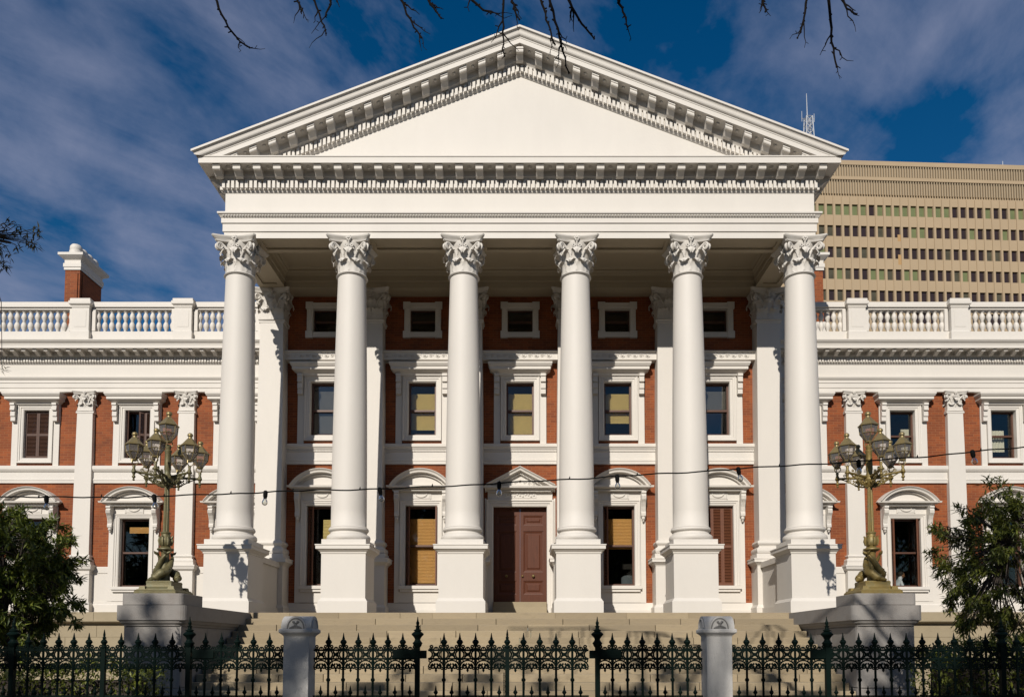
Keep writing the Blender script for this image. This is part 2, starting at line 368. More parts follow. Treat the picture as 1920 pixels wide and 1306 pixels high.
def capital(full=True):
    mb = MB(); H = .975
    mb.lathe([(.372, .0), (.405, .01), (.42, .035), (.405, .06), (.378, .066)], n=32, cap=False)
    mb.lathe([(.365, .05), (.365, .45), (.375, .6), (.41, .75), (.45, .83), (.45, .86)], n=32)
    for k in range(8): leaf(mb, PI/8 + k*PI/4, .372, .066, .33, .27, .13)
    for k in range(8): leaf(mb, k*PI/4, .368, .09, .58, .27, .19)
    for k in range(4):                      # corner volutes, two scrolls each
        for sgn in (-1, 1):
            a = PI/4 + k*PI/2
            d = Vector((math.cos(a), math.sin(a), 0)); t = Vector((-d.y, d.x, 0))*sgn
            pts = []; rad = []
            for q, (rr, zz, tt) in enumerate([(.37, .42, .17), (.39, .55, .14), (.43, .66, .10), (.50, .745, .055), (.565, .785, .045)]):
                pts.append(d*rr + t*tt + Vector((0, 0, zz))); rad.append([.026, .03, .034, .034, .034][q])
            c = d*.585 + Vector((0, 0, .70)); 
            for q in range(1, 20):
                th = PI/2 - q*PI*2*1.6/19; rr = .092*(1 - q/24)
                pts.append(c + t*.043 + d*(rr*math.cos(th)) + Vector((0, 0, rr*math.sin(th)))); rad.append(.034*(1 - q/38))
            mb.tube(pts, rad, 6)
    for k in range(4):                      # inner helices and fleuron
        a = k*PI/2; d = Vector((math.cos(a), math.sin(a), 0)); t = Vector((-d.y, d.x, 0))
        for sgn in (-1, 1):
            pts = [d*.39 + t*(sgn*.15) + Vector((0, 0, .5)), d*.42 + t*(sgn*.13) + Vector((0, 0, .65))]
            c = d*.45 + t*(sgn*.075) + Vector((0, 0, .73))
            for q in range(12):
                th = (PI*.9 - q*PI*2.6/11); rr = .058*(1-q/15)
                pts.append(c + t*(sgn*-1*rr*math.cos(th)) * -1 + Vector((0, 0, rr*math.sin(th))))
            mb.tube(pts, .02, 5)
        c = d*.485 + Vector((0, 0, .90))
        for q in range(6):
            th = q*PI/3; mb.ball(c + t*(.05*math.cos(th)) + Vector((0, 0, .05*math.sin(th))), .034, n=6, m=4)
        mb.ball(c + d*.03, .03, n=6, m=4)
        mb.tube([d*.44 + Vector((0, 0, .70)), d*.47 + Vector((0, 0, .80)), c], [.022, .026, .03], 6)
    def plan(half, sag, cut, z):            # concave abacus
        pts = []
        for k in range(4):
            a = k*PI/2 - PI/2; d = Vector((math.cos(a), math.sin(a), 0)); t = Vector((-d.y, d.x, 0))
            for q in range(9):
                u = -1 + 2*q/8
                pts.append(d*(half - sag*(1-u*u)) + t*(u*(half-cut)) + Vector((0, 0, z)))
        return pts
    rows = [plan(.50, .10, .05, .83), plan(.515, .105, .05, .845), plan(.52, .105, .05, .885), plan(.545, .105, .05, .90), plan(.55, .105, .05, .915), plan(.565, .105, .05, .925), plan(.585, .105, .05, .965), plan(.585, .105, .05, H)]
    b = len(mb.v); mb.grid(rows, closed_u=True); k = len(rows[0]); mb.f.append(tuple(b+i for i in reversed(range(k)))); m = b+k*(len(rows)-1); mb.f.append(tuple(m+i for i in range(k)))
    return mb
cap_round = capital()
cap_me = cap_round.mesh('capital', 'white_relief', True, 50)
cap_flat = MB()
vv = []
for (x, y, z) in cap_round.v:
    r = math.hypot(x, y)
    if r > 1e-6:
        c = max(abs(x), abs(y))/r; k = max(0, 1 - z/.9)**.6
        dr = min(r, .38)*(1/c - 1)*k; f = (r + dr)/r; x *= f; y *= f
    vv.append((x, y, z))
cap_flat.v = vv
cap_flat.f = [f for f in cap_round.f if min(vv[i][1] for i in f) < 0.12]
capf_me = cap_flat.mesh('pilaster_capital', 'white_relief', True, 50)

# ------------------------------------------------------------------ columns
shaft = MB(); prof = []
for i in range(17):
    u = i/16; z = 4.84 + (11.525-4.84)*u
    prof.append((.462 - .092*(u**1.7), z))
prof = [(.505, 4.80), (.49, 4.815)] + prof
shaft.lathe(prof, n=48); shaft_me = shaft.mesh('column', 'white_paint', True, 60)
base = MB(); tor = []
for i in range(9):
    a = -PI/2 + PI*i/8; tor.append((.50 + .065*math.cos(a), 4.535 + .085*math.sin(a)))
t2 = []
for i in range(9):
    a = -PI/2 + PI*i/8; t2.append((.475 + .045*math.cos(a), 4.755 + .05*math.sin(a)))
base.lathe(tor + [(.50, 4.63), (.475, 4.65), (.468, 4.68), (.49, 4.70)] + t2 + [(.49, 4.81), (.46, 4.83)], n=40)
ring(base, 0, 0, [(.567, 4.313), (.567, 4.452)])
base_me = base.mesh('column_base', 'white_paint', True, 40)
def pedestal(half, zt=4.313, hy=0.0):
    mb = MB(); h = half
    ring(mb, 0, 0, [(h+.062, ZF-.01), (h+.062, 2.86), (h+.045, 2.875), (h+.03, 2.90), (h, 2.945), (h, zt-.235), (h+.02, zt-.225), (h+.02, zt-.195), (h+.045, zt-.175), (h+.085, zt-.135), (h+.12, zt-.12), (h+.12, zt-.035), (h+.135, zt-.03), (h+.135, zt-.003)], hy)
    return mb
ped_me = pedestal(.567).mesh('pedestal', 'white_paint')
for i in range(6):
    x = S*(i-2.5)
    c = inst('column', shaft_me, bld, (x, 0, 0))
    inst('capital', cap_me, c, (0, 0, 11.52)); inst('column_base', base_me, c); inst('pedestal', ped_me, c)

# ------------------------------------------------------------------ portico pilasters
ps = MB()
ps.v = []
n0 = 9
rows = []
for z, h in ((4.83, .395), (7, .39), (9, .375), (11.0, .352), (11.46, .345), (11.47, .385), (11.53, .385), (11.54, .345), (11.7, .345)):
    rows.append([(-h, .52, z), (-h, (.395-h)*.3, z), (h, (.395-h)*.3, z), (h, .52, z)])
ps.grid(rows); ps_me = ps.mesh('pilaster', 'white_paint')
pb = MB()
def uring(mb, prof, d=.52):      # three-sided moulding (h, z): protrudes (h-.395) in front of y=0
    rows = [[(-h, d, z), (-h, -(h-.395), z), (h, -(h-.395), z), (h, d, z)] for h, z in prof]
    mb.grid(rows)
uring(pb, [(.395, 4.86), (.43, 4.85), (.46, 4.82), (.475, 4.78), (.46, 4.735), (.43, 4.71), (.415, 4.68), (.43, 4.65), (.47, 4.63), (.50, 4.59), (.505, 4.54), (.49, 4.48), (.46, 4.452), (.52, 4.45), (.52, 4.316)])
pb_me = pb.mesh('pilaster_base', 'white_paint')
pp = MB(); zt = 4.313; h = .50
uring(pp, [(h+.135, zt), (h+.135, zt-.03), (h+.12, zt-.035), (h+.12, zt-.12), (h+.085, zt-.135), (h+.045, zt-.175), (h+.02, zt-.195), (h, zt-.235), (h, 2.945), (h+.03, 2.90), (h+.062, 2.86), (h+.062, ZF-.01)])
uring(pp, [(h+.135, zt), (.40, zt)])
pp_me = pp.mesh('pilaster_pedestal', 'white_paint')
for i in range(6):
    x = S*(i-2.5)
    c = inst('pilaster', ps_me, bld, (x, YP, 0))
    inst('capital', capf_me, c, (0, .385, 11.52), 0, (.98, 1, 1)); inst('pilaster_base', pb_me, c); inst('pedestal', pp_me, c)
for s_ in (-1, 1):               # low wall between the end pedestals
    mb = MB(); mb.box(s_*7.5-.36, s_*7.5+.36, .5, 2.5, ZF-.01, 4.02); mb.box(s_*7.5-.42, s_*7.5+.42, .5, 2.5, 4.023, 4.18); mb.box(s_*7.5-.40, s_*7.5+.40, .5, 2.5, ZF-.012, 2.84)
    mb.build('side_dado', 'white_paint', bld)

# ------------------------------------------------------------------ entablature of the portico
YB = 9.0
path = [(FX, YB), (FX, -FY), (-FX, -FY), (-FX, YB)]
path = list(reversed(path))            # left-back -> left-front -> right-front -> right-back : +p outward
e = MB()
e.sweep(path, [(.012, 12.495), (.012, 12.655), (.035, 12.668), (.042, 12.668), (.042, 12.872), (.065, 12.885), (.072, 12.885), (.072, 13.015), (.09, 13.03), (.10, 13.05), (.125, 13.085), (.15, 13.10), (.155, 13.105), (.155, 13.15), (.0, 13.165)])
ent = e.build('architrave', 'white_paint', bld)
fr = MB().sweep(path, [(0, 13.16), (0, 13.73)]).build('frieze', 'white_paint', bld)
# carved bead under the taenia
bd = MB(); x = -FX
while x < FX:
    bd.ball((x, -FY-.112, 13.062), .026, .024, .03, n=6, m=4); x += .075
o = bd.build('egg_and_dart', 'white_relief', ent, True, 80); o['kind'] = 'stuff'
# horizontal cornice
c = MB()
c.sweep(path, [(0, 13.725), (.02, 13.735), (.035, 13.77), (.05, 13.79), (.06, 13.795), (.06, 14.01), (.105, 14.015), (.12, 14.05), (.155, 14.085), (.165, 14.09), (.165, 14.225), (.19, 14.245), (.40, 14.246), (.47, 14.246), (.50, 14.236), (.521, 14.236), (.521, 14.385), (.535, 14.39), (.54, 14.405), (.54, 14.42), (.0, 14.44)])
corn = c.build('cornice', 'white_paint', bld)
d = MB(); DP = .1205
n = int((2*FX+.2)/DP)
for i in range(-n//2, n//2+1):
    x = i*DP
    if abs(x) < FX+.12: d.box(x-.038, x+.038, -FY-.135, -FY-.05, 13.805, 14.005)
for s_ in (-1, 1):
    y = -FY
    while y < 6: d.box(s_*(FX+.09)-.045, s_*(FX+.09)+.045, y-.04, y+.04, 13.805, 14.005); y += DP
o = d.build('dentil_row', 'white_paint', corn); o['kind'] = 'stuff'
# modillion: scroll bracket, plumb sides
def modillion(w, dep, h, shear=0.0):
    prof = [(0, 0), (dep*.55, -.02*h), (dep, .0)]
    side = [(0, 0), (0, -h*1.0), (dep*.16, -h*1.02), (dep*.34, -h*.95), (dep*.52, -h*.74), (dep*.70, -h*.55), (dep*.84, -h*.52), (dep*.95, -h*.56), (dep*1.0, -h*.46), (dep*.98, -h*.24), (dep*1.04, -h*.2), (dep*1.04, 0)]
    mb = MB(); k = len(side)
    for sx in (-1, 1):
        for p, z in side: mb.v.append((sx*w/2, -p, z + shear*sx*w/2))
    mb.f.append(tuple(range(k))); mb.f.append(tuple(reversed(range(k, 2*k))))
    for i in range(k): j = (i+1) % k; mb.f.append((i, k+i, k+j, j))
    return mb
md_me = modillion(.195, .29, .225).mesh('modillion', 'white_paint')
for i in range(-15, 16): inst('modillion', md_me, corn, (i*.527, -FY-.165, 14.24))
for s_ in (-1, 1):
    for k in range(12): inst('modillion', md_me, corn, (s_*(FX+.165), -FY+.2+k*.527, 14.24), s_*PI/2)
rs = MB()
for i in range(-15, 15):
    x = (i+.5)*.527
    mbx = MB().lathe([(.055, 0), (.06, -.012), (.03, -.03), (.035, -.045), (.0101, -.055)], n=10)
    rs.add(mbx, Matrix.Translation((x, -FY-.33, 14.243)))
o = rs.build('soffit_rosettes', 'white_relief', corn, True, 60); o['kind'] = 'stuff'

# ------------------------------------------------------------------ pediment
ZA = 17.873; SL = .3963
def rake_rows(prof, zmin=14.40):
    rows = []
    for p, h in prof:
        xe = min(FX + p, (ZA + h - zmin)/SL)
        rows.append([(-xe, -FY-p, ZA+h-SL*xe), (0, -FY-p, ZA+h), (xe, -FY-p, ZA+h-SL*xe)])
    return rows
rk = MB().grid(rake_rows([(-.35, -.90), (.0, -.90), (.02, -.895), (.04, -.87), (.055, -.855), (.06, -.85), (.06, -.63), (.105, -.625), (.12, -.60), (.155, -.565), (.165, -.56), (.165, -.405), (.19, -.385), (.50, -.385), (.521, -.38), (.521, -.255), (.53, -.25), (.535, -.235), (.535, -.22), (.56, -.21), (.582, -.19), (.594, -.16), (.600, -.125), (.606, -.10), (.618, -.08), (.632, -.068), (.636, -.062), (.664, -.055), (.664, 0), (.0, .04), (-.35, .04)]))
rake = rk.build('raking_cornice', 'white_paint', bld)
ty = MB(); ty.quad((-FX, -FY+.003, 14.3), (FX, -FY+.003, 14.3), (FX, -FY+.003, 14.3), (0, -FY+.003, ZA-.8)); ty.f = [(0, 1, 3)]
ty.build('tympanum', 'white_paint', bld)
dd = MB(); i = 0
for s_ in (-1, 1):
    k = 0
    while True:
        x = (k+.5)*.1165
        if ZA - SL*x - .85 < 14.40: break
        z0 = ZA - .84 - SL*x
        xa, xb = s_*(x-.037), s_*(x+.037)
        n = len(dd.v)
        for xx in (xa, xb):
            sh = -SL*(abs(xx)-x)
            for y in (-FY-.135, -FY-.05):
                for zz in (z0+.005, z0+.2): dd.v.append((xx, y, zz+sh))
        dd.f += [(n, n+4, n+5, n+1), (n, n+1, n+3, n+2), (n+4, n+6, n+7, n+5), (n, n+2, n+6, n+4), (n+1, n+5, n+7, n+3)]
        k += 1
o = dd.build('dentil_row', 'white_paint', rake); o['kind'] = 'stuff'
mr_me = {s_: modillion(.185, .29, .235, -s_*SL).mesh('modillion', 'white_paint') for s_ in (-1, 1)}
m0 = modillion(.185, .29, .235).mesh('modillion', 'white_paint')
rr2 = MB()
for k in range(-15, 16):
    x = k*.497; s_ = 1 if x > 0 else -1
    if ZA - SL*abs(x) - .40 < 14.45: continue
    inst('modillion', m0 if k == 0 else mr_me[s_], rake, (x, -FY-.165, ZA-.388-SL*abs(x)-(.05 if k == 0 else 0)))
    xm = x + .2485
    if ZA - SL*abs(xm) - .40 > 14.5: rr2.ball((xm, -FY-.34, ZA-.395-SL*abs(xm)), .05, .05, .03, n=8, m=5)
o = rr2.build('soffit_rosettes', 'white_relief', rake, True, 60); o['kind'] = 'stuff'
rf = MB(); xe = FX+.664
rf.quad((-xe, -FY-.6, ZA-SL*xe+.03), (0, -FY-.6, ZA+.03), (0, 16, ZA+.03), (-xe, 16, ZA-SL*xe+.03)); rf.quad((0, -FY-.6, ZA+.03), (xe, -FY-.6, ZA-SL*xe+.03), (xe, 16, ZA-SL*xe+.03), (0, 16, ZA+.03))
rf.build('roof', 'roof_metal', bld)

# ------------------------------------------------------------------ portico ceiling, beams, floor
cl = MB()
zb = 12.495
# front beam soffit with sunk panels, inner face
def soffit(mb, x0, x1, y0, y1, z, mrg=.16, dz=.05):
    o_ = [(x0, y0), (x1, y0), (x1, y1), (x0, y1)]; i_ = [(x0+mrg, y0+mrg), (x1-mrg, y0+mrg), (x1-mrg, y1-mrg), (x0+mrg, y1-mrg)]
    rows = [[(a, b, z) for a, b in o_], [(a, b, z) for a, b in i_], [(a, b, z+dz) for a, b in i_]]
    n = len(mb.v); mb.grid(rows, closed_u=True); mb.f.append((n+8, n+9, n+10, n+11))
for i in range(5): soffit(cl, S*(i-2.5)+.45, S*(i-1.5)-.45, -FY-.008, FY+.1, zb+.002)
for i in range(6): cl.box(max(S*(i-2.5)-.45, -FX-.008), min(S*(i-2.5)+.45, FX+.008), -FY-.008, FY+.1, zb+.002, zb+.2)
for s_ in (-1, 1):
    xa, xb = sorted((s_*(FX+.008), s_*(7.5-.42)))
    soffit(cl, xa, xb, FY+.12, 2.40, zb+.002); cl.box(xa, xb, 2.40, YW+.2, zb+.002, zb+.2)
# inner faces, crown moulds, ceiling
inner = [(-7.08, FY+.1), (7.08, FY+.1), (7.08, 2.46), (-7.08, 2.46)]
cl.sweep(inner, [(0, 12.497), (0, 12.68), (-.03, 12.69), (-.03, 12.85), (-.05, 12.865), (-.08, 12.93), (-.12, 12.96), (-.12, 13.0), (-.17, 13.04), (-.20, 13.05)], closed=True)
cl.quad((-7, .4, 13.051), (7, .4, 13.051), (7, 2.6, 13.051), (-7, 2.6, 13.051))
cl.box(-7.08, 7.08, 2.462, YW+.1, zb, zb+.3)
cl.build('portico_ceiling', 'shaded_white_paint', bld)
# ceiling visible plane over the walls: side return walls above the beams are inside the frieze
fl = MB().box(-8.6, 8.6, -.64, YV+.5, 2.3, ZF).build('portico_floor', 'step_stone', bld)

# ------------------------------------------------------------------ walls with openings
def holed_wall(mb, x0, x1, z0, z1, holes, y, depth=.22):
    xs = sorted({x0, x1} | {h_[0] for h_ in holes} | {h_[1] for h_ in holes}); zs = sorted({z0, z1} | {h_[2] for h_ in holes} | {h_[3] for h_ in holes})
    xs = [v for v in xs if x0 <= v <= x1]; zs = [v for v in zs if z0 <= v <= z1]
    for i in range(len(xs)-1):
        for j in range(len(zs)-1):
            cx_, cz_ = (xs[i]+xs[i+1])/2, (zs[j]+zs[j+1])/2
            if any(a < cx_ < b and c_ < cz_ < d_ for a, b, c_, d_ in holes): continue
            mb.quad((xs[i], y, zs[j]), (xs[i+1], y, zs[j]), (xs[i+1], y, zs[j+1]), (xs[i], y, zs[j+1]))
    for a, b, c_, d_ in holes:
        mb.quad((a, y, c_), (a, y+depth, c_), (a, y+depth, d_), (a, y, d_)); mb.quad((b, y, c_), (b, y, d_), (b, y+depth, d_), (b, y+depth, c_))
        mb.quad((a, y, d_), (a, y+depth, d_), (b, y+depth, d_), (b, y, d_)); mb.quad((a, y, c_), (b, y, c_), (b, y+depth, c_), (a, y+depth, c_))
WX = [-6.0, -3.0, 0.0, 3.0, 6.0]
GW = dict(hw=.48, z0=3.54, z1=5.98)
UW = dict(hw=.425, z0=8.15, z1=9.81)
AW = dict(hw=.39, z0=11.37, z1=12.11)
DW = dict(hw=.815, z0=3.05, z1=5.95)
holes = []
for x in WX:
    g = DW if x == 0 else GW
    for w in (g, UW, AW): holes.append((x-w['hw'], x+w['hw'], w['z0'], w['z1']))
wl = MB(); holed_wall(wl, -7.9, 7.9, ZF, 12.6, holes, YW)
wall = wl.build('portico_wall', 'red_brick', bld)
# the portico block behind and its side walls above the wings
sb = MB()
for s_ in (-1, 1): sb.quad((s_*7.8, YW, ZF), (s_*7.8, YB, ZF), (s_*7.8, YB, 13.2), (s_*7.8, YW, 13.2))
sb.build('side_wall', 'white_paint', bld)
# white plinth band and bands between pilasters
def band(name, x0, x1, yw, prof, m='white_paint', parent=None):
    mb = MB(); rows = [[(x0, yw-p, z) for p, z in prof], [(x1, yw-p, z) for p, z in prof]]
    mb.grid(rows)
    n = len(mb.v)
    for x in (x0, x1):
        k = len(mb.v); mb.v += [(x, yw-p, z) for p, z in prof] + [(x, yw+.02, prof[-1][1]), (x, yw+.02, prof[0][1])]; mb.f.append(tuple(range(k, len(mb.v))))
    return mb.build(name, m, parent or bld)
for i in range(5):
    x0, x1 = S*(i-2.5)+.35, S*(i-1.5)-.35
    if i == 2:
        band('plinth_band', x0, -1.06, YW, [(.10, ZF), (.10, 2.80), (.06, 2.83), (.04, 3.02), (0, 3.03)]); band('plinth_band', 1.06, x1, YW, [(.10, ZF), (.10, 2.80), (.06, 2.83), (.04, 3.02), (0, 3.03)])
    else: band('plinth_band', x0, x1, YW, [(.10, ZF), (.10, 2.80), (.06, 2.83), (.04, 3.02), (0, 3.03)])
    b_ = band('string_course', x0, x1, YW, [(0, 7.245), (.07, 7.25), (.07, 7.33), (.085, 7.335), (.085, 7.40), (.06, 7.42), (.06, 7.62), (.075, 7.63), (.075, 7.69), (.10, 7.70), (.12, 7.74), (.15, 7.77), (.15, 7.85), (.13, 7.867), (0, 7.875)])
    dm = MB(); x = x0+.03
    while x < x1-.03: dm.box(x, x+.022, YW-.10, YW-.07, 7.635, 7.688); x += .044
    o = dm.build('dentil_row', 'white_paint', b_); o['kind'] = 'stuff'
    b_ = band('carved_frieze', x0, x1, YW, [(0, 10.395), (.30, 10.40), (.30, 10.43), (.285, 10.44), (.285, 10.62), (.31, 10.63), (.335, 10.65), (.335, 10.675), (0, 10.685)])
    ro = MB(); x = x0+.12; k = 0
    while x < x1-.1:
        pts = [(x+.075*math.cos(t*.55)*(1-t/16), YW-.293, 10.53+(.06*math.sin(t*.55)*(1-t/16))*(1 if k % 2 else -1)) for t in range(13)]
        ro.tube(pts, .014, 5); ro.ball((x, YW-.295, 10.53), .026, n=6, m=4); x += .19; k += 1
    o = ro.build('scroll_relief', 'white_relief', b_, True, 70); o['kind'] = 'stuff'

# ------------------------------------------------------------------ window fittings (shared meshes, origin at opening centre on wall face, z absolute)
def frame3(mb, hw, z0, z1, prof, bottom=False):
    """architrave round an opening: prof (q outward, p forward)"""
    rows = []
    for q, p in prof:
        if bottom: rows.append([(-hw-q, -p, z0-q), (-hw-q, -p, z1+q), (hw+q, -p, z1+q), (hw+q, -p, z0-q), (-hw-q, -p, z0-q)])
        else: rows.append([(-hw-q, -p, z0), (-hw-q, -p, z1+q), (hw+q, -p, z1+q), (hw+q, -p, z0)])
    mb.grid(rows)
def console(h, w, dep):
    """scrolled bracket, top back corner at origin"""
    side = [(0, 0), (dep, 0), (dep*1.02, -.06*h), (dep*.86, -.10*h), (dep*.98, -.16*h), (dep*.95, -.27*h), (dep*.72, -.36*h), (dep*.52, -.50*h), (dep*.44, -.64*h), (dep*.52, -.72*h), (dep*.5, -.80*h), (dep*.3, -.84*h), (0, -.84*h)]
    mb = MB(); k = len(side)
    for sx in (-1, 1):
        for p, z in side: mb.v.append((sx*w/2, -p, z))
    mb.f.append(tuple(range(k))); mb.f.append(tuple(reversed(range(k, 2*k))))
    for i in range(k): j = (i+1) % k; mb.f.append((i, k+i, k+j, j))
    for sx in (-.3, 0, .3): mb.tube([(sx*w, -dep*.99, -.16*h), (sx*w, -dep*.96, -.27*h), (sx*w, -dep*.73, -.36*h), (sx*w, -dep*.53, -.50*h), (sx*w, -dep*.45, -.64*h)], w*.10, 5)
    mb.ball((0, -dep*.3, -.88*h), w*.42, dep*.3, h*.07, n=8, m=5); mb.ball((0, -dep*.25, -.96*h), w*.25, dep*.22, h*.05, n=8, m=5)
    return mb
def hood_console(h, w, dep):
    mb = MB()
    for z0, z1, p in ((0, -.12, 1.0), (-.12, -.30, .85), (-.30, -.40, .92), (-.40, -.48, .62), (-.48, -.72, .75), (-.72, -.76, .55), (-.76, -.98, .62), (-.98, -1.0, .4)):
        mb.box(-w/2, w/2, -dep*p, 0, z1*h, z0*h)
    return mb
def seg_pediment(c, z0, rise, dep, dent=True):
    """segmental pediment on a cornice: half width c, spring at z0"""
    mb = MB()
    prof = [(0, z0-.16), (.35, z0-.15), (.42, z0-.10), (.62, z0-.085), (.70, z0-.06), (.88, z0-.055), (.92, z0), (.0, z0+.005)]
    rows = [[(-c*.80 - p*dep*.9, -p*dep, z) for p, z in prof], [(c*.80 + p*dep*.9, -p*dep, z) for p, z in prof]]
    for s_, r in ((-1, rows[0]), (1, rows[1])):
        rows2 = [[(s_*c*.80, -0, z) for p, z in prof], r]; mb.grid(rows2)
    mb.grid(rows)
    Rr = (c*c + rise*rise)/(2*rise); a0 = math.asin(min(1, c/Rr)); zc = z0 + rise - Rr
    arc = []
    for i in range(25):
        a = -a0 + 2*a0*i/24; arc.append((math.sin(a), math.cos(a)))
    pr = [(-.17, .0), (-.17, .30), (-.15, .42), (-.12, .50), (-.11, .60), (-.095, .85), (-.05, .87), (-.03, .93), (-.0, 1.02), (.012, 1.02), (.02, 0)]
    rows = [[((Rr+q)*s, -p*dep, zc+(Rr+q)*cc) for q, p in pr] for s, cc in arc]; mb.grid(rows)
    for r in (rows[0], rows[-1]):
        n = len(mb.v); mb.v += r; mb.f.append(tuple(range(n, n+len(r))))
    # tympanum
    n = len(mb.v); Ri = Rr-.16; tp = [((Ri)*s, -.30*dep, max(z0, zc+Ri*cc)) for s, cc in arc]; mb.v += tp; mb.f.append(tuple(range(n, n+len(tp))))
    if dent:
        for i in range(-26, 27):
            a = a0*.93*i/26; q = Rr-.155
            m_ = Matrix.Translation((q*math.sin(a), 0, zc+q*math.cos(a))) @ Matrix.Rotation(a, 4, 'Y')
            mb.add(MB().box(-.012, .012, -.52*dep, -.40*dep, -.02, .02), m_)
        for i in range(-22, 23): x = i*c*.8/22; mb.box(x-.011, x+.011, -.56*dep, -.42*dep, z0-.15, z0-.11)
    return mb
def tri_pediment(c, z0, rise, dep):
    mb = MB(); prof = [(0, z0-.16), (.35, z0-.15), (.42, z0-.10), (.62, z0-.085), (.70, z0-.06), (.88, z0-.055), (.92, z0), (.0, z0+.005)]
    rows = [[(-c*.86 - p*dep*.6, -p*dep, z) for p, z in prof], [(c*.86 + p*dep*.6, -p*dep, z) for p, z in prof]]
    for s_, r in ((-1, rows[0]), (1, rows[1])): mb.grid([[(s_*c*.86, 0, z) for p, z in prof], r])
    mb.grid(rows); sl = rise/c
    pr = [(-.17, 0), (-.17, .30), (-.15, .42), (-.11, .60), (-.095, .85), (-.05, .87), (-.03, .93), (0, 1.02), (.015, 1.02), (.02, 0)]
    rr_ = []
    for q, p in pr:
        xe = c; rr_.append([(-xe, -p*dep, z0+q+.02), (0, -p*dep, z0+rise+q), (xe, -p*dep, z0+q+.02)])
    mb.grid(rr_)
    n = len(mb.v); mb.v += [(-c*.9, -.25*dep, z0), (c*.9, -.25*dep, z0), (0, -.25*dep, z0+rise-.1)]; mb.f.append((n, n+1, n+2))
    for i in range(-24, 25): x = i*c*.86/24; mb.box(x-.011, x+.011, -.56*dep, -.42*dep, z0-.15, z0-.11)
    for s_ in (-1, 1):
        for i in range(20):
            x = s_*(i+.5)*c*.8/20; zz = z0 + rise - .175 - sl*abs(x)
            if zz > z0+.02: mb.box(x-.012, x+.012, -.5*dep, -.35*dep, zz-.02, zz+.02)
    for k in range(-3, 4):
        x = k*.14; zc_ = z0+.07+.11*(1-abs(k)/3.4)
        mb.tube([(x+.055*math.cos(t*.6)*(1-t/14), -.29*dep, zc_+.05*math.sin(t*.6)*(1-t/14)) for t in range(11)], .012, 5)
        mb.ball((x, -.29*dep, zc_), .02, n=6, m=4)
    return mb
def sash(hw, z0, z1, y=.16, mid=.5, fw=.055):
    mb = MB(); zm = z0+(z1-z0)*mid
    mb.box(-hw, -hw+fw, y-.03, y+.07, z0, z1); mb.box(hw-fw, hw, y-.03, y+.07, z0, z1)
    mb.box(-hw+fw, hw-fw, y-.03, y+.07, z1-fw*1.2, z1); mb.box(-hw+fw, hw-fw, y-.03, y+.07, z0, z0+fw*1.3)
    mb.box(-hw+fw, hw-fw, y-.045, y+.068, zm-.03, zm+.03)
    return mb
def panes(hw, z0, z1, y=.19, mid=.5, fw=.055):
    zm = z0+(z1-z0)*mid
    a = MB().box(-hw+fw-.004, hw-fw+.004, y, y+.006, z0+fw*1.3-.004, zm-.026); b = MB().box(-hw+fw-.004, hw-fw+.004, y-.012, y-.006, zm+.026, z1-fw*1.2+.004)
    return a, b
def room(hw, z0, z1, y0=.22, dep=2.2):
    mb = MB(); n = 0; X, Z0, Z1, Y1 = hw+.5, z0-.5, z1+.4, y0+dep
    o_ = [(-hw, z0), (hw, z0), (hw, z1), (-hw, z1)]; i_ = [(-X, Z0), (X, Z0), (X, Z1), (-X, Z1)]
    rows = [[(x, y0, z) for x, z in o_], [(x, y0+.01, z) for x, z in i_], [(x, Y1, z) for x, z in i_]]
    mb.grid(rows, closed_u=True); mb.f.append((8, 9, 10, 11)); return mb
def slat_blind(x0, x1, z0, z1, y, pitch=.045):
    rows = []; z = z1
    while z > z0: rows.append([(x0, y, z), (x1, y, z)]); rows.append([(x0, y-.016, z-pitch*.85), (x1, y-.016, z-pitch*.85)]); z -= pitch
    return MB().grid(rows)
def shutter_leaf(w, h, pitch=.046):
    """louvred leaf, hinge edge at x=0, thickness in y"""
    mb = MB(); t = .035; st = .05
    mb.box(0, st, 0, t, 0, h); mb.box(w-st, w, 0, t, 0, h); mb.box(st, w-st, .002, t-.002, 0, .09); mb.box(st, w-st, .002, t-.002, h-.07, h); mb.box(st, w-st, .002, t-.002, h*.48, h*.48+.08)
    z = .10
    while z < h-.08:
        if not (h*.48-.03 < z < h*.48+.08): mb.quad((st, .004, z), (w-st, .004, z), (w-st, t-.004, z+pitch*.62), (st, t-.004, z+pitch*.62))
        z += pitch
    return mb

# frames
gf = MB(); frame3(gf, GW['hw'], 3.55, GW['z1'], [(-.002, -.16), (-.002, .03), (.03, .05), (.07, .05), (.075, .07), (.12, .07), (.13, .09), (.155, .095), (.16, .0)])
gf.box(-.80, -.65, -.055, 0, 3.03, 6.42); gf.box(.65, .80, -.055, 0, 3.03, 6.42); gf.box(-.652, .652, -.05, 0, 6.14, 6.42)
gf.box(-.655, .655, -.06, 0, 3.035, 3.36); gf_me = gf.mesh('window', 'white_paint')
gsill = MB().box(-.66, .66, -.17, .0, 3.44, 3.54).box(-.62, .62, -.13, 0, 3.36, 3.437); gsill_me = gsill.mesh('window_sill', 'white_paint')
gped_me = seg_pediment(.92, 6.55, .50, .36).mesh('segmental_pediment', 'white_paint')
gcon_me = console(.92, .14, .24).mesh('console', 'white_relief')
swag = MB(); swag.box(-.26, .26, -.07, -.045, 6.19, 6.39)
swag.tube([(.17*math.cos(PI+PI*t/10), -.08, 6.34+.11*math.sin(PI+PI*t/10)) for t in range(11)], .02, 6); swag.box(-.30, -.265, -.075, -.04, 6.17, 6.40); swag.box(.265, .30, -.075, -.04, 6.17, 6.40)
swag_me = swag.mesh('swag_panel', 'white_relief', True, 40)
gs_me = sash(GW['hw'], GW['z0'], GW['z1'], mid=.505).mesh('sash', 'sash_wood')
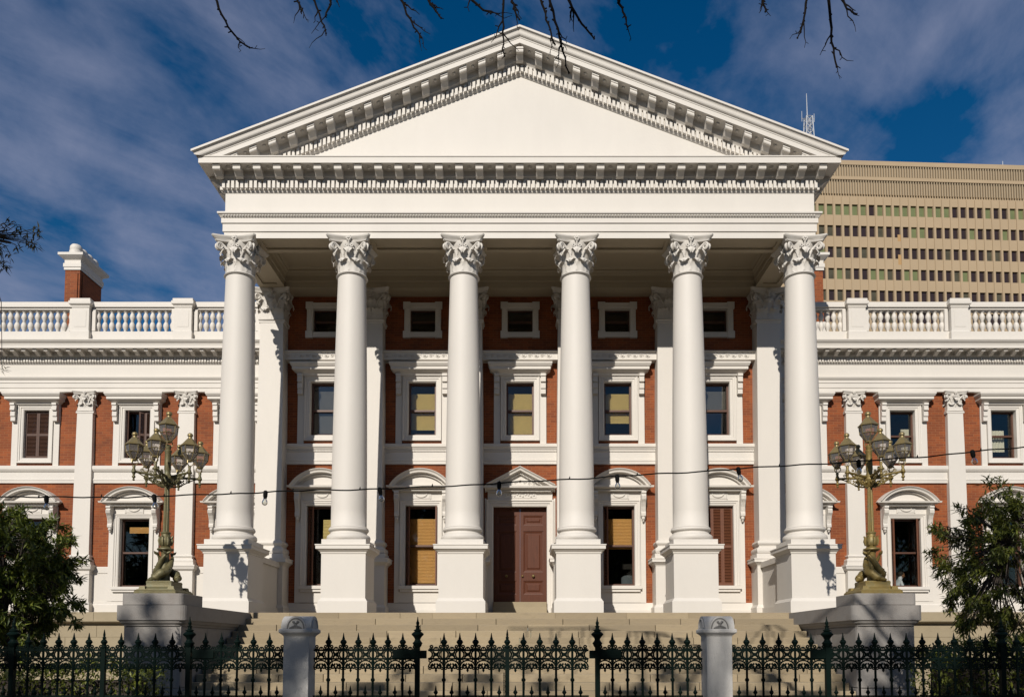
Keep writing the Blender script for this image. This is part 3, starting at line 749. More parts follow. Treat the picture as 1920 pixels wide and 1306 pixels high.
gp_me = [p.mesh('pane', 'window_glass') for p in panes(GW['hw'], GW['z0'], GW['z1'], mid=.505)]
groom_me = room(GW['hw'], GW['z0'], GW['z1']).mesh('room_interior', 'room_dark')
def ground_window(x, Y, dz=0.0, sx=1.0, kind='blind', glass=None):
    w = inst('window', gf_me, bld, (x, Y, dz), 0, (sx, 1, 1))
    inst('window_sill', gsill_me, w); inst('segmental_pediment', gped_me, w); inst('swag_panel', swag_me, w)
    for s_ in (-1, 1): inst('console', gcon_me, w, (s_*.725, -.055, 6.385))
    inst('sash', gs_me, w)
    for p in gp_me: inst('pane', p, w)
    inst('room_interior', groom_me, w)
    return w
shl_me = shutter_leaf(.24, 2.40).mesh('shutter', 'shutter_wood')
def folded_shutter(w, side, z=3.56, me=None, tilt=80, x=None):
    o = inst('shutter', me or shl_me, w, ((-.475 if side < 0 else .475) if x is None else x, .12, z)); o.rotation_euler = (0, 0, R(-tilt) if side < 0 else R(180+tilt)); return o
zt, zm = 5.90, 4.77
# portico ground windows
w1 = ground_window(-6, YW); folded_shutter(w1, -1, tilt=38); slat_blind(-.05, .42, 4.8, 5.6, .30).build('blind', 'blind_tan', w1)
w2 = ground_window(-3, YW); folded_shutter(w2, -1, tilt=62); folded_shutter(w2, 1, tilt=82); slat_blind(-.425, .425, 3.66, 5.62, .27).build('blind', 'blind_orange', w2)
w4 = ground_window(3, YW); folded_shutter(w4, -1, tilt=62); slat_blind(-.425, .425, 4.72, 5.62, .27).build('blind', 'blind_orange', w4)
w5 = ground_window(6, YW)
sc_me = shutter_leaf(.315, 2.41).mesh('shutter', 'shutter_wood')
for k in range(3): inst('shutter', sc_me, w5, (-.475+k*.317, .075, 3.555))
# upper windows
uf = MB(); frame3(uf, UW['hw'], UW['z0'], UW['z1'], [(-.002, -.16), (-.002, .03), (.03, .05), (.08, .05), (.085, .07), (.13, .07), (.14, .085), (.17, .09), (.175, 0)], True)
uf.box(-.80, -.61, -.05, 0, 7.876, 10.06); uf.box(.61, .80, -.05, 0, 7.876, 10.06); uf.box(-.615, .615, -.045, 0, 9.99, 10.10); uf_me = uf.mesh('window', 'white_paint')
hd = MB(); pr = [(p_, z_-.095) for p_, z_ in [(0, 10.06), (.12, 10.07), (.15, 10.13), (.20, 10.16), (.28, 10.20), (.30, 10.21), (.30, 10.29), (.33, 10.31), (.36, 10.36), (.37, 10.37), (.37, 10.42), (0, 10.46)]]
rows = [[(-.70-p*.75, 0, z) for p, z in pr], [(-.70-p*.75, -p, z) for p, z in pr], [(.70+p*.75, -p, z) for p, z in pr], [(.70+p*.75, 0, z) for p, z in pr]]
hd.grid(rows); hd_me = hd.mesh('hood', 'white_paint')
hc_me = hood_console(.62, .15, .19).mesh('console', 'white_paint')
us_me = sash(UW['hw'], UW['z0'], UW['z1'], mid=.48).mesh('sash', 'sash_wood')
up = panes(UW['hw'], UW['z0'], UW['z1'], mid=.48)
up_me = {g: [p.mesh('pane', g) for p in up] for g in ('window_glass', 'sky_glass')}
uroom_me = room(UW['hw'], UW['z0'], UW['z1']).mesh('room_interior', 'room_dark')
def upper_window(x, Y, dz=0.0, sx=1.0, glass='window_glass', szz=1.0):
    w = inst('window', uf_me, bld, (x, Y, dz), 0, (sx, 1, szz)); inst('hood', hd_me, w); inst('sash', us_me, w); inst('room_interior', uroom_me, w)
    for s_ in (-1, 1): inst('console', hc_me, w, (s_*.705, -.05, 10.005))
    for p in up_me[glass]: inst('pane', p, w)
    return w
for x, a, b, g, m_ in ((-6, 8.3, 9.6, 'sky_glass', 'blind_grey'), (-3, 8.40, 9.52, 'window_glass', 'blind_tan'), (0, 8.22, 9.52, 'window_glass', 'blind_tan'), (3, 8.62, 9.52, 'window_glass', 'blind_tan'), (6, 8.9, 9.6, 'sky_glass', 'blind_grey')):
    w = upper_window(x, YW, glass=g); slat_blind(-.37, .37, a, b, .27, .03).build('blind', m_, w)
# attic windows
af = MB(); frame3(af, AW['hw'], AW['z0'], AW['z1'], [(-.002, -.16), (-.002, .04), (.04, .055), (.13, .055), (.14, .07), (.17, .07), (.175, 0)], True)
for sx in (-1, 1):
    for zz in (AW['z0']-.175, AW['z1']+.0): af.box(min(sx*.38, sx*.60), max(sx*.38, sx*.60), -.085, 0, zz-.02, zz+.195)
af_me = af.mesh('attic_window', 'white_paint'); as_me = sash(AW['hw'], AW['z0'], AW['z1'], mid=.5, fw=.03).mesh('sash', 'sash_wood')
ap_me = [p.mesh('pane', 'window_glass') for p in panes(AW['hw'], AW['z0'], AW['z1'], fw=.03)]; ar_me = room(AW['hw'], AW['z0'], AW['z1']).mesh('room_interior', 'room_dark')
for x in WX:
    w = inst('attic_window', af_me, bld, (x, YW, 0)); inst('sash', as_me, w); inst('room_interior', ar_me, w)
    for p in ap_me: inst('pane', p, w)
# door
dr = MB(); frame3(dr, DW['hw'], 2.72, DW['z1'], [(-.002, -.20), (-.002, .05), (.04, .07), (.09, .07), (.095, .10), (.15, .10), (.16, .13), (.20, .135), (.205, 0)])
dr.box(-.98, .98, -.07, 0, 6.155, 6.42); dr.box(-.5, .5, -.085, -.06, 6.2, 6.37)
dr.box(-1.07, -1.022, -.05, 0, 2.6, 6.2); dr.box(1.022, 1.07, -.05, 0, 2.6, 6.2)
dr.box(-1.10, -.80, -.19, 0, ZF-.01, 2.715); dr.box(.80, 1.10, -.19, 0, ZF-.01, 2.715)
dr.box(-1.09, -.99, -.13, 0, 4.40, 4.5); dr.box(.99, 1.09, -.13, 0, 4.40, 4.5)
door = dr.build('door', 'white_paint', bld, loc=(0, YW, 0))
for k in range(9): pass
tri_pediment(1.06, 6.53, .58, .36).build('triangular_pediment', 'white_paint', door)
fg = MB()
for k in range(11):
    x = -.42+k*.084; fg.ball((x, -.09, 6.285+.03*math.sin(k*1.9)), .035, .02, .04, n=6, m=4)
fg.build('carved_panel', 'white_relief', door, True, 70)
for k, (d0, d1, z0, z1) in enumerate(((-.42, .1, ZF-.008, 2.73), (-.30, .1, 2.733, 2.89), (-.16, .3, 2.893, 3.05))):
    MB().box(-.798, .798, d0, d1, z0, z1).build('threshold_step', 'terrace_stone', door)
def door_leaf():
    mb = MB(); w, h = .81, 2.89
    panels = [(.10, w-.10, .24, .66), (.10, w-.10, .92, 2.18), (.10, w-.10, 2.36, 2.66)]
    holed_wall(mb, 0, w, 0, h, panels, 0, .035)
    for a, b, c_, d_ in panels:
        rows = []
        for q, y in ((0, .035), (.0, .012), (.03, .018), (.06, .032), (.09, .032), (.13, .012), (.13, .012)):
            rows.append([(a+q, y, c_+q), (b-q, y, c_+q), (b-q, y, d_-q), (a+q, y, d_-q)])
        n = len(mb.v); mb.grid(rows, closed_u=True); k = n+4*(len(rows)-1); mb.f.append((k, k+1, k+2, k+3))
    mb.box(0, w, .04, .06, 0, h)
    return mb
dl_me = door_leaf().mesh('door_leaf', 'door_wood')
for k in (0, 1):
    l_ = inst('door_leaf', dl_me, door, (-.812+k*.8135, .16, 3.052)); inst_k = MB().ball((.40, -.05, .80), .045, n=10, m=6).tube([(.40, -.05, .80), (.40, .01, .80)], .02, 8).build('door_knob', 'bronze', l_, True)
    if k == 1: MB().ball((.07, -.04, .80), .03, n=10, m=6).build('door_knob', 'bronze', l_, True)
MB().box(-.812, .812, .10, .30, 5.942, 5.99).build('transom', 'door_wood', door)

# ------------------------------------------------------------------ wings
BAY = 3.15
PXS = [10.35, 13.5, 16.65, 19.8]
WXS = [8.80, 11.92, 15.07, 18.2]
WGZ = -.365       # wing ground windows sit lower than the portico ones
WUZ0 = 7.55
def wing(s_):
    hs = []
    for x in WXS:
        hs.append((s_*x-.461, s_*x+.461, 3.54, 5.66)); hs.append((s_*x-.40, s_*x+.40, 7.55, 9.06))
    mb = MB(); xa, xb = sorted((s_*7.8, s_*21.5)); holed_wall(mb, xa, xb, 2.0, 9.7, hs, YV)
    wall = mb.build('wing_wall', 'red_brick', bld)
    # bands
    xs = sorted([s_*7.9] + [s_*p for p in PXS] + [s_*21.5])
    for i in range(len(xs)-1):
        a, b = xs[i]+.2, xs[i+1]-.2
        band('string_course', a, b, YV, [(0, 6.76), (.06, 6.765), (.06, 6.84), (.075, 6.845), (.075, 6.89), (.05, 6.91), (.05, 7.10), (.07, 7.11), (.10, 7.15), (.12, 7.19), (.12, 7.28), (.10, 7.30), (0, 7.31)])
        segs = [(a, b)]
        for x in WXS:
            c_ = s_*x
            if a < c_ < b: segs = [(a, c_-.60), (c_+.60, b)]
        band('plinth_band', a, b, YV, [(.075, 2.751), (.075, 2.985), (.045, 3.02), (.045, 3.09), (0, 3.095)])
        for u, v in segs:
            if v-u > .05: band('dado', u, v, YV, [(.07, 2.75), (.07, 2.98), (.04, 3.01), (.03, 3.05), (.03, 3.95), (.05, 3.97), (.05, 4.14), (.03, 4.165), (0, 4.17)])
    # entablature, wing cornice
    L_ = sorted((s_*7.86, s_*21.5))
    ar = band('wing_architrave', L_[0], L_[1], YV, [(.13, 9.60), (.15, 9.605), (.15, 9.72), (.17, 9.73), (.17, 9.87), (.19, 9.88), (.19, 9.96), (.22, 9.98), (.25, 10.03), (.25, 10.06), (.15, 10.075), (.15, 10.47), (.16, 10.48)])
    ar2 = MB().quad((L_[0], YV, 9.601), (L_[1], YV, 9.601), (L_[1], YV-.14, 9.601), (L_[0], YV-.14, 9.601)).build('architrave_soffit', 'white_paint', ar)
    co = band('wing_cornice', L_[0], L_[1], YV, [(.15, 10.46), (.17, 10.47), (.19, 10.51), (.20, 10.515), (.20, 10.66), (.24, 10.665), (.27, 10.70), (.28, 10.705), (.28, 10.80), (.30, 10.815), (.60, 10.816), (.62, 10.81), (.62, 10.91), (.63, 10.915), (.63, 10.935), (.645, 10.96), (.68, 10.99), (.70, 11.02), (.71, 11.03), (.71, 11.06), (.3, 11.09), (-.5, 11.10)])
    dn = MB(); x = L_[0]
    while x < L_[1]: dn.box(x-.027, x+.027, YV-.25, YV-.19, 10.52, 10.655); x += .085
    o = dn.build('dentil_row', 'white_paint', co); o['kind'] = 'stuff'
    k = 0; x = s_*8.05
    while abs(x) < 21: inst('modillion', wmd_me, co, (x, YV-.28, 10.812)); x += s_*.3417
    # pilasters
    for x in PXS:
        p_ = inst('wing_pilaster', wp_me, bld, (s_*x, YV-.15, 0)); inst('capital', capf_me, p_, (0, .25, 8.985), 0, (.645, .645, .64)); inst('pilaster_base', wpb_me, p_); inst('pedestal', wpp_me, p_)
    # balustrade
    bal = MB()
    pr_b = [(.0, 11.10), (.13, 11.10), (.13, 11.33), (.11, 11.36), (.10, 11.40), (0, 11.405)]
    yb = YV-.30
    bal.box(L_[0], L_[1], yb-.14, yb+.14, 11.095, 11.40); bal.box(L_[0], L_[1], yb-.12, yb+.12, 12.10, 12.16); bal.box(L_[0], L_[1], yb-.17, yb+.17, 12.163, 12.24); bal.box(L_[0], L_[1], yb-.15, yb+.15, 12.243, 12.33)
    blo = bal.build('balustrade', 'white_paint', bld)
    peds = [s_*x for x in PXS] + [s_*7.75]
    for x in peds: inst('balustrade_pedestal', bped_me, blo, (x, yb, 0))
    pk = sorted(peds)
    for i in range(len(pk)-1):
        a, b = pk[i]+.42, pk[i+1]-.42
        nb = max(2, round((b-a)/.205)); 
        for k in range(nb+1):
            inst('baluster', bst_me, blo, (a+(b-a)*k/nb, yb, 11.395))
    rfw = MB().quad((L_[0], YV-.5, 11.09), (L_[1], YV-.5, 11.09), (L_[1], 14, 11.09), (L_[0], 14, 11.09)); rfw.build('wing_roof', 'roof_metal', bld)
    # stone terrace course below
    bs = MB(); xa, xb = sorted((s_*8.2, s_*21.5))
    bs_o = band('terrace_wall', xa, xb, YV, [(.25, -.05), (.25, 2.33), (.25, 2.40), (.45, 2.46), (.45, 2.745), (.30, 2.76), (-.1, 2.765)], 'terrace_stone')
    x = xa; k = 0
    while x < xb-.05:
        L = 1.15 + .25*((k*37) % 5)/5; xe_ = min(xb, x+L)
        MB().box(x+.006, xe_-.006, YV-.462, YV-.44, 2.475, 2.735).build('coping_stone', 'terrace_stone', bs_o); 
        for q in range(2):
            z0 = 2.375 - .38*(q+1)
            MB().box(x+.006+.3*q, xe_-.006+.3*q, YV-.262, YV-.24, z0+.008, z0+.372).build('wall_stone', 'terrace_stone', bs_o)
        x = xe_; k += 1
wmd_me = modillion(.115, .27, .13).mesh('modillion', 'white_paint')
wp = MB(); rows = []
for z, h in ((4.50, .268), (6.5, .262), (8.0, .25), (8.93, .24), (8.935, .275), (8.985, .275), (8.99, .24), (9.1, .24)): rows.append([(-h, .2, z), (-h, -(h-.25)*.4, z), (h, -(h-.25)*.4, z), (h, .2, z)])
wp.grid(rows); wp_me = wp.mesh('wing_pilaster', 'white_paint')
def uring2(prof, b):
    mb = MB(); mb.grid([[(-h, .2, z), (-h, -(h-b), z), (h, -(h-b), z), (h, .2, z)] for h, z in prof]); return mb
wpb_me = uring2([(.268, 4.52), (.30, 4.51), (.32, 4.475), (.30, 4.44), (.285, 4.42), (.30, 4.40), (.34, 4.385), (.36, 4.34), (.35, 4.29), (.37, 4.285), (.37, 4.20)], .268).mesh('pilaster_base', 'white_paint')
wpp_me = uring2([(.268, 4.203), (.44, 4.203), (.44, 4.15), (.42, 4.145), (.41, 4.08), (.37, 4.04), (.345, 4.02), (.345, 3.08), (.37, 3.04), (.395, 3.0), (.395, 2.75)], .268).mesh('pedestal', 'white_paint')
bst = MB().lathe([(.072, 0), (.072, .04), (.04, .055), (.045, .09), (.075, .16), (.086, .22), (.075, .285), (.045, .345), (.04, .355), (.058, .365), (.04, .378), (.045, .40), (.078, .47), (.082, .52), (.06, .59), (.042, .635), (.045, .65), (.07, .66), (.07, .71)], n=12)
bst_me = bst.mesh('baluster', 'white_paint', True, 50)
bpd = MB(); ring(bpd, 0, 0, [(.29, 11.08), (.29, 11.34), (.27, 11.37), (.265, 11.41), (.265, 12.09), (.285, 12.11), (.285, 12.15), (.33, 12.19), (.34, 12.20), (.34, 12.29), (.31, 12.30), (.31, 12.37), (.29, 12.385)])
bpd.box(-.18, .18, -.272, -.25, 11.50, 12.0); bpd.box(.30, .40, -.15, .15, 11.41, 12.1); bpd.box(-.40, -.30, -.15, .15, 11.41, 12.1)
bped_me = bpd.mesh('balustrade_pedestal', 'white_paint')
wing(-1); wing(1)
# wing windows
WG_DZ = -.36; WU_K = (9.06-7.55)/(9.81-8.15); WU_DZ = 7.55 - 8.15*WU_K
def wing_ground(x):
    w = ground_window(x, YV, 0, .94)
    w.location.z = WG_DZ - (3.54*.0) ; w.scale = (.96, 1, 1)
    k = (5.62-3.54)/(5.98-3.54+.0); w.scale.z = .869; w.location.z = 3.54*(1-.869)
    return w
def wing_upper(x, glass='window_glass'):
    w = upper_window(x, YV, WU_DZ, .92, glass, WU_K); return w
for s_ in (-1, 1): wing_ground(s_*8.80); wing_upper(s_*8.80)
w = wing_ground(-11.92); slat_blind(-.30, .42, 5.50, 5.72, .27).build('blind', 'blind_orange', w)
w = wing_ground(-15.07); slat_blind(-.40, .42, 4.75, 5.45, .27).build('blind', 'blind_orange', w)
w = wing_upper(-15.07)
for k in range(2): inst('shutter', MB_sh := shutter_leaf(.42, 1.64).mesh('shutter', 'shutter_dark'), w, (-.422+k*.424, .07, 8.16))
w = wing_upper(-11.92); su_me = shutter_leaf(.21, 1.64).mesh('shutter', 'shutter_dark')
folded_shutter(w, -1, 8.16, su_me, 60, -.42); folded_shutter(w, 1, 8.16, su_me, 8, .42); folded_shutter(w, 1, 8.16, su_me, 22, .21)
w = wing_ground(-18.2); w = wing_upper(-18.2)
w = wing_ground(11.92); folded_shutter(w, 1, tilt=50); folded_shutter(w, -1, tilt=84)
wing_window = w
def curtain(x0, x1, z0, z1, y):
    rows = [[(x0+(x1-x0)*i/24, y+.02*math.sin(i*1.6), z) for i in range(25)] for z in (z0, z1)]; return MB().grid(rows)
w = wing_upper(11.92); curtain(.10, .38, 8.3, 9.25, .30).build('curtain', 'curtain', w, True)
w = wing_upper(15.07); curtain(-.36, .22, 8.45, 9.2, .30).build('curtain', 'curtain', w, True)
wing_ground(15.07); wing_ground(18.2); wing_upper(18.2)

# chimneys
def chimney(x0, x1, y0, y1, zb_, z1):
    mb = MB().box(x0, x1, y0, y1, zb_, z1-.5); mb.box(x0+.06, x1-.06, y0-.035, y0+.01, zb_+.3, z1-.62); mb.box(x1-.01, x1+.03, y0+.12, y1-.12, zb_+.3, z1-.62)
    c_ = mb.build('chimney', 'red_brick', bld)
    cp = MB(); cx_, cy_ = (x0+x1)/2, (y0+y1)/2; hx, hy = (x1-x0)/2, (y1-y0)/2
    rows = []
    for q, z in ((.03, z1-.50), (.03, z1-.42), (.05, z1-.40), (.05, z1-.28), (.02, z1-.265), (.02, z1-.16), (.06, z1-.13), (.10, z1-.10), (.16, z1-.05), (.17, z1-.04), (.17, z1+.04), (.10, z1+.07), (-.10, z1+.15)):
        rows.append([(cx_-hx-q, cy_-hy-q, z), (cx_+hx+q, cy_-hy-q, z), (cx_+hx+q, cy_+hy+q, z), (cx_-hx-q, cy_+hy+q, z)])
    cp.grid(rows, closed_u=True); cp.f.append(tuple(range(48, 52))); cp.build('chimney_cap', 'white_paint', c_)
    for k in range(4):
        y = y0+.16+(y1-y0-.32)*k/3
        MB().lathe([(.21, z1+.06), (.21, z1+.20), (.18, z1+.23), (.195, z1+.28), (.19, z1+.36), (.14, z1+.43), (.04, z1+.46)], cx_, y, n=16).build('chimney_pot', 'white_paint', c_, True, 40)
    MB().box(x0-.05, x1+.05, y0-.06, y1+.05, 11.0, 12.35).build('chimney_base', 'white_paint', c_)
chimney(-15.28, -14.78, 5.0, 6.3, 11.0, 14.82)
chimney(9.45, 10.0, 4.6, 5.9, 11.0, 14.6)

# ------------------------------------------------------------------ stairs and plinths
stair = empty('stone_staircase', (0, -3.3, 0), 'broad tan stone staircase rising to the portico', 'stairs')
rng = random.Random(3)
NS = 16; RH = ZF/NS; TR = .33
for k in range(NS):
    yf = -.64 - TR*k; zt_ = ZF - RH*k
    y_front = yf if k == 0 else yf
    x = -6.9; 
    while x < 6.9 - .01:
        L = rng.uniform(.8, 2.0); xe_ = min(6.9, x+L)
        if 6.9 - xe_ < .5: xe_ = 6.9
        if k == 0: ya, yb_ = -.655, -.642
        else: ya, yb_ = yf, yf+TR+.05
        j = rng.uniform(-.004, .004)
        MB().box(x+.005, xe_-.005, ya+j*2.2, yb_, zt_-RH-.02 if k else zt_-RH-.02, zt_-.002*(k > 0)-(.004 if k == 0 else 0)).build('step_block', 'step_stone', stair, loc=(0, 3.3, 0), bevel=.014)
        x = xe_
for i, s_ in enumerate((-1, 1)):
    side = 'left' if s_ < 0 else 'right'
    pl = empty('stair_plinth', (s_*7.53, -3.8, 0), 'grey granite stair plinth under the %s lamp standard, beside the %s' % (('left', 'dark leafy left tree') if s_ < 0 else ('right', 'clipped hedge on the right')), 'plinth', 'granite plinths flanking the stairs')
    def rnd(x0, x1, y0, y1, r):       # plan with rounded outer front corners
        p = []
        for cx_, cy_, a0 in ((x0+r, y0+r, PI), (x1-r, y0+r, 1.5*PI)):
            for q in range(6): p.append((cx_+r*math.cos(a0+q*PI/10), cy_+r*math.sin(a0+q*PI/10)))
        return p + [(x1, y1), (x0, y1)]
    mb = MB().prism(rnd(-.63, .63, -.55, .45, .10), 2.562, 2.80); mb.build('top_block', 'granite', pl, bevel=.012)
    # cap slab with moulded underside, running back to the portico
    slab = MB(); pts = rnd(-.72, .72, -.62, 3.14, .14)
    rows = []
    for sc_, z in ((-.10, 2.13), (-.09, 2.16), (-.05, 2.19), (-.03, 2.235), (0, 2.25), (0, 2.555)):
        rows.append([(x - sc_*(-1 if x < 0 else 1)*-1 if False else x + sc_*(1 if x > 0 else -1), y - sc_ if y < 0 else y, z) for x, y in pts])
    n = len(slab.v); slab.grid(rows, closed_u=True); k = n+len(pts)*(len(rows)-1); slab.f.append(tuple(range(k, k+len(pts))))
    slab.build('cap_slab', 'granite', pl)
    # joints: separate thin facing stones on the inner and front face
    zz = 2.12
    for row, h_ in enumerate((.42, .42, .42, .42, .42)):
        y = -.50; k = 0
        while y < 3.1:
            L = [1.3, .95, 1.15][(k+row) % 3]; ye = min(3.12, y+L)
            r = rnd(-.60, .60, y, ye, .10) if k == 0 else [(-.60, y), (.60, y), (.60, ye), (-.60, ye)]
            r = [(x, yy + (.006 if yy == y and k else 0)) for x, yy in r]
            MB().prism(r, zz-h_+.006, zz-.006).build('stone_block', 'granite', pl, bevel=.014)
            y = ye; k += 1
        zz -= h_
    MB().box(-.585, .585, -.47, 3.1, 0, 2.2).build('core', 'granite', pl)

# ------------------------------------------------------------------ lamp standards
def hexrow(r, z, rot=0): return [(r*math.cos(rot+k*PI/3), r*math.sin(rot+k*PI/3), z) for k in range(6)]
def lantern_meshes(s):
    fr_ = MB(); r = [(.055, 0), (.175, .17), (.19, .335)]
    P = [[Vector(p)*s for p in hexrow(rr_, z)] for rr_, z in r]
    for lv in range(3):
        for k in range(6): fr_.tube([P[lv][k], P[lv][(k+1) % 6]], .0085*s, 5)
    for k in range(6):
        fr_.tube([P[0][k], P[1][k], P[2][k]], .0085*s, 5)
    fr_.lathe([(.03*s, -.04*s), (.07*s, -.02*s), (.075*s, .0), (.05*s, .012*s)], n=10)
    for k in range(3):       # cradle
        a = k*2*PI/3; d_ = Vector((math.cos(a), math.sin(a), 0))
        fr_.tube([Vector((0, 0, -.13*s)), d_*.045*s + Vector((0, 0, -.12*s)), d_*.085*s + Vector((0, 0, -.07*s)), d_*.075*s + Vector((0, 0, -.0*s))], .011*s, 5)
    fr_.lathe([(.02*s, -.17*s), (.035*s, -.15*s), (.02*s, -.12*s)], n=8)
    rf_ = MB(); rows = [[tuple(Vector(p)*s) for p in hexrow(rr_, z)] for rr_, z in ((.19, .335), (.215, .332), (.22, .345), (.16, .40), (.115, .455), (.065, .515), (.05, .525))]
    rf_.grid(rows, closed_u=True); rf_.f.append(tuple(range(36, 42)))
    fin = MB().lathe([(.05*s, .52*s), (.045*s, .55*s), (.038*s, .565*s), (.06*s, .575*s), (.065*s, .60*s), (.055*s, .63*s), (.03*s, .65*s), (.01*s, .655*s)], n=12)
    pn = []
    for k in range(6):
        for lv in (0, 1):
            q = MB(); a, b = P[lv][k]*.985, P[lv][(k+1) % 6]*.985; c_, d_ = P[lv+1][(k+1) % 6]*.985, P[lv+1][k]*.985
            a.z, b.z, c_.z, d_.z = P[lv][k].z, P[lv][k].z, P[lv+1][k].z, P[lv+1][k].z
            q.quad(a, b, c_, d_); pn.append(q.mesh('pane', 'lantern_glass'))
    bl = MB().lathe([(.012*s, .04*s), (.02*s, .10*s), (.04*s, .14*s), (.045*s, .18*s), (.03*s, .22*s), (.01*s, .235*s)], n=10)
    return fr_.mesh('lantern', 'lantern_metal', True, 40), rf_.mesh('lantern_roof', 'lantern_metal'), fin.mesh('finial', 'lantern_metal', True, 50), pn, bl.mesh('bulb', 'bulb_glass', True)
LM = {1.0: lantern_meshes(1.0), .90: lantern_meshes(.90)}
def lantern(par, loc, s, rz):
    a, b, c_, pn, bl = LM[s]
    l_ = inst('lantern', a, par, loc, rz); inst('lantern_roof', b, l_); inst('finial', c_, l_); inst('bulb', bl, l_)
    for p in pn: inst('pane', p, l_)
def lamp_standard(x, y, mirror, label):
    bz = 'bronze_green' if mirror > 0 else 'bronze'
    L = empty('lamp_standard', (x, y, 2.80), label, 'street lamp', 'ornate seven-lantern lamp standards')
    b_ = MB(); 
    ring(b_, 0, 0, [(.43, .0), (.43, .055), (.40, .085), (.395, .10)]); ring(b_, 0, 0, [(.33, .10), (.31, .13), (.27, .16), (.26, .20), (.265, .26), (.25, .285)])
    for sx in (-1, 1):
        for sy in (-1, 1): b_.box(sx*.30-.07, sx*.30+.07, sy*.30-.07, sy*.30+.07, .098, .165, .015)
    b_.build('base', bz, L, True, 35)
    core = MB().lathe([(.11, .28), (.10, .45), (.085, .7), (.08, .88), (.09, .92), (.15, .945), (.17, .965), (.165, .985), (.12, 1.0), (.09, 1.03), (.115, 1.06), (.13, 1.12), (.13, 1.18), (.105, 1.24), (.09, 1.27), (.085, 1.29), (.10, 1.31), (.10, 1.335), (.07, 1.35)], n=20)
    for k in range(8):
        a = k*PI/4; d_ = Vector((math.cos(a), math.sin(a), 0))
        core.tube([d_*.12 + Vector((0, 0, 1.06)), d_*.14 + Vector((0, 0, 1.15)), d_*.125 + Vector((0, 0, 1.22)), d_*.155 + Vector((0, 0, 1.255))], [.02, .028, .022, .01], 5)
    core.build('baluster_core', bz, L, True, 40)
    for k in range(3):        # dolphins: head on the base, body climbing round the core, tail curling out
        mb = MB(); pts = []; rad = []; a0 = k*2*PI/3 + (.5 if mirror < 0 else .2)
        for q in range(26):
            u = q/25; a = a0 + mirror*(u*3.0)
            rr_ = .25 - .13*min(1, u*2.2) + .10*max(0, u-.72)**.8
            z = .345 + .06*math.sin(min(1, u*4)*PI)*.6 + .52*u**1.05
            pts.append((rr_*math.cos(a), rr_*math.sin(a), z)); rad.append(.088*(1-u)**.75*(1 if u > .08 else .85) + .016)
        mb.tube(pts, rad, 9)
        hx, hy = .26*math.cos(a0), .26*math.sin(a0)
        mb.ball((hx, hy, .36), .085, .085, .075, n=10, m=7)
        ax = a0 - mirror*.40; mb.tube([(hx, hy, .355), (.30*math.cos(ax), .30*math.sin(ax), .315), (.335*math.cos(ax-mirror*.15), .335*math.sin(ax-mirror*.15), .30)], [.06, .042, .02], 8)
        for e_ in (-.35, .35): mb.ball((.30*math.cos(a0+e_*.6), .30*math.sin(a0+e_*.6), .405), .02, n=6, m=4)
        tx = Vector(pts[-1]); dv = Vector((math.cos(a0+mirror*3.0), math.sin(a0+mirror*3.0), 0))
        for sg in (-1, 1):
            tv = Vector((-dv.y, dv.x, 0))*sg
            mb.tube([tx, tx + dv*.035 + tv*.05 + Vector((0, 0, .03)), tx + dv*.05 + tv*.085 + Vector((0, 0, .065))], [.026, .028, .004], 6)
        for q in (6, 9, 12): p_ = Vector(pts[q]); dv2 = Vector((p_.x, p_.y, 0)).normalized(); mb.tube([p_, p_+dv2*(rad[q]+.02)+Vector((0, 0, .02))], [rad[q]*.5, .006], 5)
        mb.build('dolphin', bz, L, True, 60)
    sh = MB(); rows = []
    for z, r in ((1.34, .062), (1.9, .058), (2.33, .05)):
        rows.append([((r*(1 if j % 2 else .84))*math.cos(2*PI*j/24), (r*(1 if j % 2 else .84))*math.sin(2*PI*j/24), z) for j in range(24)])
    sh.grid(rows, closed_u=True)
    sh.lathe([(.055, 2.32), (.07, 2.34), (.085, 2.38), (.10, 2.42), (.115, 2.47), (.10, 2.53), (.075, 2.57), (.06, 2.62), (.06, 2.66), (.07, 2.69), (.068, 2.85), (.062, 3.05), (.075, 3.08), (.075, 3.10), (.05, 3.12), (.06, 3.16), (.065, 3.19), (.04, 3.23)], n=18)
    sh.build('shaft', bz, L, True, 30)
    LZ = 2.56
    for k in range(6):
        phi = R(10 + 60*k); dx, dy = math.cos(phi)*mirror, math.sin(phi)
        # mirror=1: x=-.985 front .17 ...
        d_ = Matrix.Rotation(R(24.7)*mirror, 3, 'Z') @ Vector((-dx, -dy, 0))
        am = MB(); up_ = Vector((0, 0, 1)); T = .65
        am.tube([d_*.05 + up_*(LZ-.03), d_*.2 + up_*(LZ-.035), d_*.4 + up_*(LZ-.01), d_*.58 + up_*(LZ+.0), d_*T + up_*(LZ+.01)], [.034, .03, .026, .024, .028], 8)
        for q in range(5): am.ball(d_*(.10+.055*q) + up_*(LZ-.10-.035*math.sin(q*1.3)-.05*(1-q/5)), .032-.003*q, n=7, m=5)
        # scrollwork under and over the arm
        for (c0, cz, r0_, t0, tn, w_) in ((.26, -.16, .075, .3, 1.5, .012), (.42, -.07, .05, 2.5, 1.4, .010), (.17, -.19, .05, 3.5, -1.3, .011), (.50, .055, .035, 3.8, -1.2, .009), (.32, .03, .04, 3.6, -1.2, .009)):
            am.tube([d_*(c0 + r0_*(1-q/20)*math.cos(t0+tn*2*PI*q/16)) + up_*(LZ+cz + r0_*(1-q/20)*math.sin(t0+tn*2*PI*q/16)) for q in range(17)], w_, 5)
        am.tube([d_*.06 + up_*(LZ-.24), d_*.16 + up_*(LZ-.235), d_*.30 + up_*(LZ-.17), d_*.44 + up_*(LZ-.08), d_*.56 + up_*(LZ-.02)], [.02, .018, .015, .013, .012], 6)
        e_ = d_*T + up_*LZ
